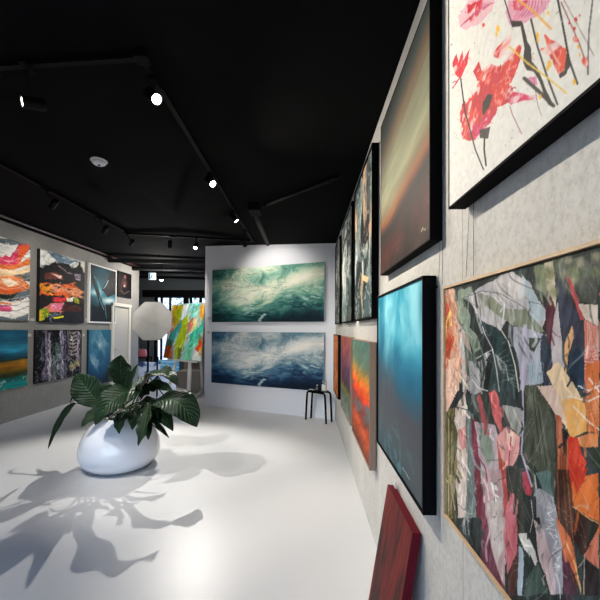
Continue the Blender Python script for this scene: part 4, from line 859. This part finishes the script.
def leaf(base, ctrl, tip, w, nrm, fold=.25, wave=.02, seed=0, root=None, ctrl2=None, stalk=True, shape=.75):
    base, ctrl, tip = [Vector(v) - PC for v in (base, ctrl, tip)]; nrm = Vector(nrm).normalized()
    n, k = 22, 12; cl = bez([base, ctrl, tip] if ctrl2 is None else [base, ctrl, Vector(ctrl2) - PC, tip], n); bm = bmesh.new(); uvl = bm.loops.layers.uv.new('UVMap'); rows = []; rr = random.Random(seed); f1, f2 = rr.uniform(0, 6), rr.uniform(0, 6)
    for i, p in enumerate(cl):
        t_ = i / (n - 1); tg = (cl[min(i + 1, n - 1)] - cl[max(i - 1, 0)]).normalized(); s_ = tg.cross(nrm).normalized(); nn = s_.cross(tg).normalized()
        ww = w * max(.012, math.sin(PI * min(1, t_ ** shape * .985 + .012)) ** .8) ; row = []
        for j in range(k + 1):
            q = j / k * 2 - 1
            off = nn * (abs(q) * fold * ww + wave * math.sin(6.5 * t_ * PI + f1 + (q > 0) * f2) * abs(q) ** 2 * min(1, ww / w * 1.4) - .004 * abs(math.sin(t_ * 38 - abs(q) * 7)) * (ww / w))
            row.append((bm.verts.new(p + s_ * (q * ww * math.cos(fold * .6)) + off), (j / k, t_)))
        rows.append(row)
    for i in range(n - 1):
        for j in range(k):
            vs = (rows[i][j], rows[i][j + 1], rows[i + 1][j + 1], rows[i + 1][j]); f = bm.faces.new([v[0] for v in vs])
            for lp, v in zip(f.loops, vs): lp[uvl].uv = v[1]
    o = obj('leaf', bm, m_leaf, pl, True); sm = o.modifiers.new('thickness', 'SOLIDIFY'); sm.thickness = .0018
    if stalk:
        r0 = Vector(root) if root else Vector((rr.uniform(-.09, .09), rr.uniform(-.09, .09), .5)); tg = (cl[1] - cl[0]).normalized()
        md = (r0 + base) / 2 + Vector((0, 0, .06)) - tg * .05
        pts = bez([r0, Vector((r0.x * 1.1, r0.y * 1.1, max(r0.z + .1, md.z))), base - tg * .08, base], 10)
        obj('leaf_stalk', tube(bmesh.new(), pts + [cl[1], cl[3]], [.009] * 6 + [.008, .007, .006, .005, .004, .003], 8), m_stalk, o, True)
    return o
a_ = lambda x, y, Y: at(x, y, Y=Y)
# broad leaves, base - bend - tip
leaf(a_(103, 408, 3.9), a_(88, 392, 3.88), a_(76, 374, 3.88), .155, (.25, -1, .35), .18, .012, 1, shape=1.15)
leaf(a_(95, 408, 3.95), a_(84, 402, 3.85), a_(75, 404, 3.8), .016, (.1, -.3, 1), .2, .002, 2, ctrl2=None)
leaf(a_(76, 403, 3.8), a_(66, 405, 3.75), a_(48, 449, 3.7), .034, (.8, -.6, .3), .5, .01, 3, stalk=False, ctrl2=a_(54, 428, 3.7), shape=.8)
leaf(a_(79, 391, 4.4), a_(72, 394, 4.4), a_(70, 404, 4.4), .012, (.5, -1, .2), .3, 0., 4, stalk=False)
obj('leaf_stalk', tb([v - PC for v in bez([PC + Vector((-.05, .05, .5)), a_(104, 404, 4.2), a_(90, 392, 4.4), a_(79, 391, 4.4)], 10)], .006, 8), m_stalk, pl, True)
leaf(a_(140, 389, 3.95), a_(120, 392, 3.70), a_(95, 425, 3.62), .175, (-.15, -.85, .75), .16, .014, 5, ctrl2=a_(106, 400, 3.65), shape=.85)
leaf(a_(103, 408, 3.85), a_(92, 414, 3.75), a_(81, 427, 3.7), .07, (-.1, -1, .5), .25, .008, 6)
leaf(a_(124, 390, 3.95), a_(119, 372, 3.88), a_(121, 355, 3.82), .118, (.25, -1, .1), .28, .022, 7, shape=1.3)
leaf(a_(127, 398, 3.9), a_(129, 384, 3.82), a_(138, 364, 3.75), .062, (-.5, -1, .15), .45, .006, 8)
leaf(a_(136, 396, 3.95), a_(152, 366, 3.85), a_(178, 386, 3.7), .115, (.05, -.35, 1), .30, .020, 9, ctrl2=a_(168, 368, 3.75))
leaf(a_(140, 398, 4.35), a_(152, 378, 4.45), a_(173, 391, 4.35), .10, (-.1, -.7, .8), .2, .018, 10)
leaf(a_(150, 405, 3.95), a_(170, 393, 3.75), a_(197, 427, 3.65), .165, (.25, -.75, .85), .14, .012, 11, ctrl2=a_(186, 402, 3.65), shape=1.1)
leaf(a_(148, 408, 4.0), a_(160, 404, 3.9), a_(173, 431, 3.8), .11, (.3, -.9, .4), .2, .012, 12)
leaf(a_(148, 404, 3.85), a_(148, 418, 3.55), a_(138, 446, 3.50), .085, (-.35, -1, .3), .35, .015, 13, shape=.8)
leaf(a_(144, 412, 3.85), a_(150, 424, 3.6), a_(148, 440, 3.6), .05, (.3, -1, .2), .3, .01, 14)
leaf(a_(148, 418, 3.95), a_(158, 424, 3.85), a_(169, 438, 3.75), .035, (.0, -.8, .8), .4, .004, 15)
leaf(a_(126, 410, 3.8), a_(118, 418, 3.6), a_(119, 434, 3.62), .07, (-.1, -1, .5), .2, .01, 16)
leaf(a_(128, 412, 3.85), a_(112, 408, 3.7), a_(99, 420, 3.7), .06, (-.2, -.7, .9), .25, .01, 17)
leaf(a_(134, 408, 3.9), a_(136, 412, 3.7), a_(132, 430, 3.65), .075, (.1, -1, .4), .2, .01, 18)
leaf(a_(140, 402, 4.0), a_(150, 400, 3.9), a_(158, 418, 3.8), .085, (.2, -.8, .7), .2, .012, 19)
leaf(a_(118, 404, 4.0), a_(108, 398, 4.0), a_(93, 404, 4.0), .07, (-.1, -.3, 1), .25, .012, 20)
leaf(a_(115, 400, 4.3), a_(104, 384, 4.45), a_(94, 390, 4.5), .09, (-.2, -.5, 1), .2, .012, 21)
# the far side of the plant
leaf((-1.95, 4.2, .9), (-1.85, 4.4, 1.05), (-1.7, 4.6, .85), .12, (.2, .5, 1), .2, .015, 22)
leaf((-2.15, 4.2, .9), (-2.3, 4.4, 1.05), (-2.5, 4.55, .85), .13, (-.2, .5, 1), .2, .015, 23)
leaf((-2.05, 4.2, .8), (-2.05, 4.45, .95), (-2.06, 4.65, .7), .12, (0, .5, 1), .2, .015, 24)

# ------------------------------------------------------------------ black stool with card holder
st = empty('stool', (.2, 6.0, 0), 'black bent-frame stool standing against the white end wall at the right corner', 'stool')
fa, fb, fc, fd_ = Vector((-.005, 6.14, 0)), Vector((.325, 5.86, 0)), Vector((.425, 6.005, 0)), Vector((.085, 6.235, 0))
O = Vector((.2, 6.0, 0)); hz = .485
def frame_(a, b_):
    a = a - O; b_ = b_ - O; d = (b_ - a); e = .045
    pts = [a, a + d * .03 + Vector((0, 0, hz * .5)), a + d * .06 + Vector((0, 0, hz - .05)), a + d * .085 + Vector((0, 0, hz - .015)), a + d * .15 + Vector((0, 0, hz))]
    pts2 = [b_, b_ - d * .03 + Vector((0, 0, hz * .5)), b_ - d * .06 + Vector((0, 0, hz - .05)), b_ - d * .085 + Vector((0, 0, hz - .015)), b_ - d * .15 + Vector((0, 0, hz))]
    return pts, pts2
for a, b2 in ((fa, fb), (fd_, fc)):
    p1, p2 = frame_(a, b2)
    obj('leg', tb(p1, .017, 10), m_black, st, True); obj('leg', tb(p2, .017, 10), m_black, st, True)
    obj('top_rail', tb([p1[-1], p2[-1]], .017, 10), m_black, st, True)
A1, B1 = frame_(fa, fb); C1, D1 = frame_(fd_, fc); bm = bmesh.new(); q4 = [A1[-1], B1[-1], D1[-1], C1[-1]]
prism(bm, [p + Vector((0, 0, .008)) for p in q4], (0, 0, .02)); obj('seat', bm, m_black, st)
sz = hz + .0285
uS = (fb - fa).normalized(); nS = Vector((uS.y, -uS.x, 0))
if nS.y > 0: nS = -nS
hc = (O + (q4[1] * .72 + q4[2] * .24 + q4[0] * .02 + q4[3] * .02)) ; hc.z = sz
ch = empty('card_holder', hc, 'small clear holder with white cards on the black stool', 'card holder', None, math.atan2(uS.y, uS.x))
m_acr = mat('clear_acrylic', (.75, .78, .8), .05, trans=.8, ior=1.3)
obj('stand', bx((-.045, -.03, 0), (.045, .03, .012), .002), m_acr, ch); bm = bx((-.045, .012, .012), (.045, .018, .17)); obj('back_plate', bm, m_acr, ch)
bm = bmesh.new()
for i in range(5): box(bm, (-.038, .010 - .004 * (i + 1), .013), (.038, .010 - .004 * i - .001, .095 + .004 * i))
obj('card_stack', bm, mat('white_card', (.6, .6, .58), .6), ch)
bp_ = O + (q4[1] * .36 + q4[2] * .1 + q4[0] * .34 + q4[3] * .2); bp_.z = sz
bt = empty('sanitiser_bottle', bp_, 'small clear bottle with a white pump beside the card holder on the stool', 'bottle')
obj('bottle_body', lathe(bmesh.new(), [(0, 0), (.018, 0), (.02, .004), (.02, .05), (.009, .062), (.008, .07), (0, .07)], 20), m_acr, bt, True)
obj('pump', tb([(0, 0, .066), (0, 0, .088), (.02, 0, .088)], .005, 8), m_plast, bt, True)
pf = Vector((O.x, O.y, sz)) + (q4[0] * .62 + q4[1] * .1 + q4[3] * .28 - Vector((0, 0, hz)))
fl = tag(obj('leaflet', bx((-.05, -.03, 0), (.05, .03, .004)), MATS['white_card']), 'pale leaflet lying flat on the left of the stool seat', 'leaflet'); fl.location = pf; fl.rotation_euler = (0, 0, math.atan2(uS.y, uS.x))

# ------------------------------------------------------------------ easel
m_easel = mat('whitewashed_wood', (.68, .66, .61), .6, var=.12, vscale=14, stretch=(1, 1, .15))
TLc, TRc, BRc, BLc = ECOR
bmid = (BLc + BRc) / 2; tmid = (TLc + TRc) / 2; uE = (BRc - BLc).normalized(); upE = (tmid - bmid).normalized(); nE = uE.cross(upE).normalized()
if nE.y > 0: nE = -nE                       # towards the viewer
foot = at(188, 403.5, Z=0)
ea = empty('easel', foot, 'whitewashed wooden easel holding the tilted colourful abstract', 'easel')
def bar(name, a, b_, w, t_, parent, m_, side=None):
    a = Vector(a); b_ = Vector(b_); d = (b_ - a).normalized(); s_ = (side or uE); s_ = (s_ - d * s_.dot(d)).normalized(); n_ = d.cross(s_).normalized(); bm = bmesh.new()
    prism(bm, [a + s_ * w / 2 + n_ * t_ / 2, a - s_ * w / 2 + n_ * t_ / 2, a - s_ * w / 2 - n_ * t_ / 2, a + s_ * w / 2 - n_ * t_ / 2], b_ - a)
    return obj(name, bm, m_, parent)
bk = -nE * .055                              # behind the canvas
top = tmid + bk + upE * .12
f2_ = at(189.2, 362, Y=bmid.y + .02)
loc = lambda v: Vector(v) - foot
fr = [(188, 403.5), (164.5, 401.0), (203.2, 392.)]
c1 = at(188.6, 361, Y=foot.y + .12) + bk; l1 = at(174.5, 361, Y=7.62) + bk; r1_ = at(199.5, 362, Y=7.62) + bk
lf = at(164.5, 402, Z=0); rf = at(202.2, 393, Z=0)
m1 = bar('leg', loc(foot), loc((c1 + (c1 - foot).normalized() * .5)), .08, .03, ea, m_easel)
m2 = bar('leg', loc(lf), loc(lf + (l1 - lf) * 1.4), .05, .03, ea, m_easel)
m3 = bar('leg', loc(rf), loc(rf + (r1_ - rf) * 1.3), .05, .03, ea, m_easel)
# ledge under the canvas, lower cross bars
e1 = BLc + (BRc - BLc) * .12 - upE * .02 - nE * .03; e2 = BRc - (BRc - BLc) * .10 - upE * .02 - nE * .03
bar('ledge', loc(e1), loc(e2), .03, .05, ea, m_easel, Vector((0, 0, 1)))
g1 = at(176.5, 389, Y=foot.y + .20); g2 = at(188, 391, Y=foot.y + .045); bar('cross_bar', loc(g1), loc(g2), .045, .025, ea, m_easel, Vector((0, 0, 1)))
h1 = at(173, 397, Z=.06); h2 = foot + Vector((0, .05, .06)); bar('cross_bar', loc(h1), loc(h2), .05, .03, ea, m_easel, Vector((0, 0, 1)))
h3 = foot + Vector((.03, .03, .05)); h4 = rf + Vector((0, -.02, .05)); bar('cross_bar', loc(h3), loc(h4), .05, .03, ea, m_easel, Vector((0, 0, 1)))

# ------------------------------------------------------------------ octagonal softbox on a stand
sc_ = at(152.2, 321, Y=7.15)
sb = empty('softbox_light', (sc_.x, sc_.y, 0), 'octagonal grey softbox on a slim black stand behind the plant', 'studio light')
m_soft = mat('grey_diffuser_cloth', (.36, .355, .34), .85, var=.1, vscale=4, bump=.6, bscale=5)
R8 = .415; n_ = Vector((.12, -1, .10)).normalized(); sx_ = Vector((0, 0, 1)).cross(n_).normalized(); sy_ = n_.cross(sx_)
ctr = Vector((0, 0, sc_.z)); ring = lambda rad, off, rot=PI / 8: [ctr + n_ * off + (sx_ * math.cos(rot + k * PI / 4) + sy_ * math.sin(rot + k * PI / 4)) * rad for k in range(8)]
bm = bmesh.new(); rg = [bm.verts.new(p) for p in ring(R8, 0)]; rm = [bm.verts.new(p) for p in ring(R8 * .5, .012)]; cv = bm.verts.new(ctr + n_ * .022)
for k in range(8): bm.faces.new((rg[k], rg[(k + 1) % 8], rm[(k + 1) % 8], rm[k])); bm.faces.new((rm[k], rm[(k + 1) % 8], cv))
rb = [bm.verts.new(p) for p in ring(R8, -.012)]
for k in range(8): bm.faces.new((rg[k], rb[k], rb[(k + 1) % 8], rg[(k + 1) % 8]))
bm.faces.new(rb); bmesh.ops.recalc_face_normals(bm, faces=bm.faces[:]); obj('diffuser', bm, m_soft, sb)
bm = bmesh.new(); r1b = [bm.verts.new(p) for p in ring(R8 * .995, -.014)]; r2b = [bm.verts.new(p) for p in ring(R8 * .72, -.17)]; r3b = [bm.verts.new(p) for p in ring(.08, -.30)]
for k in range(8):
    j = (k + 1) % 8; bm.faces.new((r1b[k], r1b[j], r2b[j], r2b[k])); bm.faces.new((r2b[k], r2b[j], r3b[j], r3b[k]))
bm.faces.new(r3b); bmesh.ops.recalc_face_normals(bm, faces=bm.faces[:]); obj('outer_shell', bm, mat('black_nylon', (.012, .012, .013), .7), sb)
obj('rim_seam', tube(bmesh.new(), [ring(R8, .0)[k % 8] for k in range(9)], .006, 6, False), mat('grey_seam', (.25, .25, .25), .7), sb)
hd = ctr - n_ * .30; obj('lamp_head', tb([hd, hd - n_ * .16], .05, 16), m_lamp, sb)
pb_ = Vector((hd.x - n_.x * .08, hd.y - n_.y * .08, 0)); obj('pole', tube(bmesh.new(), [pb_ + Vector((0, 0, z)) for z in (.12, .9, .91, hd.z)], [.017, .017, .012, .012], 10), m_lamp, sb, True)
obj('collar', tb([pb_ + Vector((0, 0, .86)), pb_ + Vector((0, 0, .94))], .028, 12), m_lamp, sb); obj('collar', tb([pb_ + Vector((0, 0, 1.30)), pb_ + Vector((0, 0, 1.42))], .035, 12), m_lamp, sb)
for k in range(3):
    an = .9 + k * 2.1; e_ = pb_ + Vector((math.cos(an) * .38, math.sin(an) * .38, .012)); obj('leg', tb([pb_ + Vector((0, 0, .55)), e_], .010, 8), m_lamp, sb)
# second bare stand
bs = at(147.5, 400, Y=7.9); bs.z = 0
ls = empty('light_stand', bs, 'bare black light stand left of the softbox pole', 'light stand')
obj('pole', tb([(0, 0, .1), (0, 0, 1.62)], .022, 10), m_lamp, ls); obj('collar', tb([(0, 0, .8), (0, 0, .88)], .032, 12), m_lamp, ls)
for k in range(3):
    an = .3 + k * 2.1; obj('leg', tb([(0, 0, .5), (math.cos(an) * .36, math.sin(an) * .36, .012)], .011, 8), m_lamp, ls)

# ------------------------------------------------------------------ things stored in the far room
m_taupe = mat('taupe_card', (.30, .25, .215), .8, var=.12, vscale=3); m_taupe2 = mat('brown_canvas_back', (.24, .19, .16), .8, var=.15, vscale=3)
bxo = empty('cardboard_box', (-2.66, 8.85, 0), 'wide taupe cardboard box on the floor behind the easel', 'box')
obj('carton', bx((-.46, -.26, 0), (.46, .26, .50), .006), m_taupe, bxo); obj('flap', bx((-.455, -.255, .501), (.455, -.01, .508)), m_taupe, bxo); obj('flap', bx((-.455, .01, .501), (.455, .255, .508)), m_taupe, bxo)
obj('tape', bx((.22, -.263, .2), (.32, -.2602, .34)), mat('tape_dark', (.06, .05, .05), .4), bxo)
bm = bmesh.new(); prism(bm, [(-3.15, 9.10, 0), (-2.3, 9.10, 0), (-2.3, 9.24, 1.15), (-3.15, 9.24, 1.15)], (0, .04, 0))
cvb = empty('canvas_back', (-2.72, 9.1, 0), 'tall brown canvas back leaning behind the cardboard box', 'canvas')
o2 = obj('backing', bm, m_taupe2, cvb); o2.location = (2.72, -9.1 + .05, 0)
# partition the canvases lean on
pt = tag(obj('display_partition', bx((-3.3, 9.30, 0), (-1.9, 9.42, 1.7), .01), m_dark), 'low dark partition behind the brown canvas back, mostly hidden by the easel', 'partition')
# blue canvas and white-blue canvas near the shop window
def flat(name, corners, th, art, lab): return painting(corners, th, art, lab, (.4, .4, .4), name=name)
A = Art(80, 40, None, (.30, .62, .88), 81); n = A.noise(4, 8, 2, 4, .1); A.img = A.ramp(n + (A.V - .5) * .3, [(0, (.80, .93, 1.)), (.42, (.62, .88, 1.)), (.52, (.20, .58, .90)), (.6, (.50, .80, .96)), (1, (.75, .92, .98))])
painting([(-5.1, 12.32, .46), (-3.95, 12.32, .46), (-3.95, 12.0, .02), (-5.1, 12.0, .02)], .03, A, 'long pale blue canvas standing low against the far shop window', (.4, .5, .6))
A = Art(60, 60, None, (.66, .74, .86), 82); n = A.noise(4, 4, 2, 4, .6); A.img = A.ramp(n, [(0, (.12, .16, .25)), (.4, (.28, .38, .58)), (.5, (.66, .74, .88)), (1, (.90, .93, .97))])
painting([(-5.15, 10.95, .52), (-4.45, 10.95, .50), (-4.45, 10.75, .02), (-5.15, 10.75, .02)], .03, A, 'blue and white patterned canvas leaning low behind the top leaf of the plant', (.4, .45, .5))
rk = empty('side_table', (-5.15, 11.2, 0), 'small black side table in the far room left of the shop window', 'table')
obj('table_top', bx((-.25, -.2, .62), (.25, .2, .65), .004), m_black, rk)
for sx2 in (-1, 1):
    for sy2 in (-1, 1): obj('leg', bx((sx2 * .22 - .015, sy2 * .17 - .015, 0), (sx2 * .22 + .015, sy2 * .17 + .015, .62)), m_black, rk)
bg = empty('handbag', (-5.08, 11.12, .65), 'pink handbag on the black side table in the far room', 'bag')
bm = bx((-.12, -.08, 0), (.12, .08, .24), .03)
for v in bm.verts:
    if v.co.z > .15: v.co.x *= .75; v.co.y *= .6
obj('bag_body', bm, mat('pink_leather', (.42, .10, .13), .5), bg, True); obj('strap', tb(bez([Vector((-.08, 0, .25)), Vector((-.07, 0, .42)), Vector((.07, 0, .42)), Vector((.08, 0, .25))], 12), .008, 8), m_black, bg, True)
vs_ = empty('display_head', (-5.3, 11.2, .65), 'dark rounded vase beside the pink handbag', 'vase')
obj('vase_body', lathe(bmesh.new(), [(0, 0), (.05, 0), (.09, .08), (.09, .18), (.04, .28), (.05, .33), (.04, .33), (.03, .28), (0, .27)], 24), mat('dark_ceramic', (.02, .025, .03), .25), vs_, True); vs_.name = 'vase'

# ------------------------------------------------------------------ little labels and wires
m_card = MATS['white_card']
def card(p, n_dir, w, h, lab, grp=None):
    p = Vector(p); n_dir = Vector(n_dir).normalized(); u = Vector((0, 0, 1)).cross(n_dir).normalized(); r_ = empty('title_card', p, lab, 'label card', grp)
    def slab(a0, a1, z0, z1, t0, t1):
        bm = bmesh.new(); return prism(bm, [u * a0 + Vector((0, 0, z0)) + n_dir * t0, u * a1 + Vector((0, 0, z0)) + n_dir * t0, u * a1 + Vector((0, 0, z1)) + n_dir * t0, u * a0 + Vector((0, 0, z1)) + n_dir * t0], n_dir * (t1 - t0))
    obj('card', slab(-w / 2, w / 2, -h / 2, h / 2, 0, .004), m_card, r_)
    bm = bmesh.new()
    for i in range(3):
        z = h * (.25 - .22 * i); prism(bm, [u * (-w * .38) + Vector((0, 0, z)) + n_dir * .0041, u * (w * (.35 - .12 * i)) + Vector((0, 0, z)) + n_dir * .0041, u * (w * (.35 - .12 * i)) + Vector((0, 0, z + h * .06)) + n_dir * .0041, u * (-w * .38) + Vector((0, 0, z + h * .06)) + n_dir * .0041], n_dir * .0006)
    obj('text_lines', bm, mat('grey_print', (.12, .12, .12), .7), r_)
card(at(32.3, 319.5, X=XL + .001), (1, 0, 0), .09, .045, 'white title card between the ribbon abstract and the black and orange one')
card(at(29.3, 335, X=XL + .001), (1, 0, 0), .08, .05, 'white title card at the upper right of the seascape canvas')
card(at(86.3, 319.5, X=XL + .001), (1, 0, 0), .06, .045, 'white title card left of the white-framed teal abstract')
card(at(83.6, 335, X=XL + .001), (1, 0, 0), .06, .05, 'white title card right of the lilac streaked canvas')
card(BA + BU * .115 + Vector((0, 0, 1.74)), BN, .075, .06, 'white title card low left of the green wave painting'); card(BA + BU * .105 + Vector((0, 0, 1.458)), BN, .075, .055, 'white title card at the top left of the blue-grey wave painting')
hk = empty('hook_card', (.484, 1.97, .690), 'small white folded card tucked behind the top of the leaning red canvas', 'card')
bm = bmesh.new(); prism(bm, [(-.004, -.016, -.01), (-.004, .02, -.01), (-.004, .014, .03), (-.004, -.008, .022)], (.006, 0, 0)); obj('card', bm, m_card, hk)
m_wire = mat('steel_wire', (.10, .10, .10), .4, .6)
for (xa, ya, xb, yb, lab, r_) in ((473.5, 208, 473.5, 276, 'thin hanging wire above the botanical abstract, right of a matching slanted one', .0008), (469.5, 204, 466, 277, 'thin slanting hanging wire above the top left of the botanical abstract', .0008),
                              (442.5, 235, 442.5, 284, 'thin upright hanging wire just below the sunset painting, at its right', .0008), (440, 243, 438.8, 284, 'thin slanting hanging wire just below the sunset painting, at its left', .0008)):
    a = at(xa, ya, X=XR - .004); b2 = at(xb, yb, X=XR - .004); a2 = a + (a - b2) * 1.2
    if a2.z > 2.9: a2 = a
    r0 = empty('hanging_wire', b2, lab, 'wire'); obj('wire', tb([(0, 0, 0), a2 - b2], r_, 6), m_wire, r0)
hb = at(437.5, 287, X=XR - .001); hh = empty('wall_hook', hb, 'small dark hook at the top left corner of the botanical abstract', 'hook'); obj('hook_pin', tb([(0, 0, 0), (-.03, -.0, .004), (-.034, .0, .012)], .004, 8), m_black, hh)

# ------------------------------------------------------------------ outside the far window
fc_ = empty('street_building', (-4, 30, -.13), 'pale building across the street seen through the far shop window', 'building')
obj('facade', bx((-12, 0, 0), (10, .6, 9)), mat('pale_render', (.72, .72, .70), .8), fc_)
for i in range(7): obj('window', bx((-10 + i * 2.8, -.03, 1.2), (-8.8 + i * 2.8, .0, 3.2)), mat('far_glass', (.25, .3, .34), .2), fc_)
rr = random.Random(9)
tr_ = empty('street_tree', (-6.2, 19, -.13), 'leafy street tree outside the far shop window', 'tree')
obj('trunk', tube(bmesh.new(), [(0, 0, 0), (.05, 0, 1.2), (0, .1, 2.4)], [.12, .09, .06], 10), mat('tree_bark', (.08, .06, .045), .9), tr_)
bm = bmesh.new()
for i in range(1500):
    p = Vector((rr.gauss(0, 1.3), rr.gauss(0, .8), 3.0 + rr.gauss(0, .55))); q = Vector((rr.uniform(-1, 1), rr.uniform(-1, 1), rr.uniform(-1, 1))).normalized(); s2 = q.orthogonal().normalized() * .05; t2 = q.cross(s2)
    bm.faces.new([bm.verts.new(v) for v in (p - s2 * .6, p + t2 * 1.3, p + s2 * .6, p - t2 * 1.3)])
obj('crown', bm, mat('tree_leaves', (.10, .16, .07), .7), tr_)

# ------------------------------------------------------------------ daylight
wd = bpy.data.worlds.new('World'); scene.world = wd; wd.use_nodes = True; nt = wd.node_tree
bgn = nt.nodes['Background']; sky = nt.nodes.new('ShaderNodeTexSky'); sky.sky_type = 'NISHITA'; sky.sun_disc = False; sky.sun_elevation = math.radians(50); sky.sun_rotation = math.radians(120); sky.air_density = 1.2; sky.dust_density = 2.
hx = nt.nodes.new('ShaderNodeMix'); hx.data_type = 'RGBA'; hx.blend_type = 'MULTIPLY'; hx.inputs[0].default_value = 1; hx.inputs[7].default_value = (.82, .92, 1.12, 1); nt.links.new(sky.outputs[0], hx.inputs[6]); nt.links.new(hx.outputs[2], bgn.inputs[0]); bgn.inputs[1].default_value = .85
vs = scene.view_settings; scene.display_settings.display_device = 'sRGB'
vs.view_transform = 'Standard'; vs.look = 'None'; vs.gamma = 1; vs.use_curve_mapping = False; vs.exposure = .25
try:
    scene.cycles.use_denoising = True; scene.cycles.max_bounces = 10; scene.cycles.diffuse_bounces = 6; scene.cycles.sample_clamp_indirect = 6
except Exception: pass
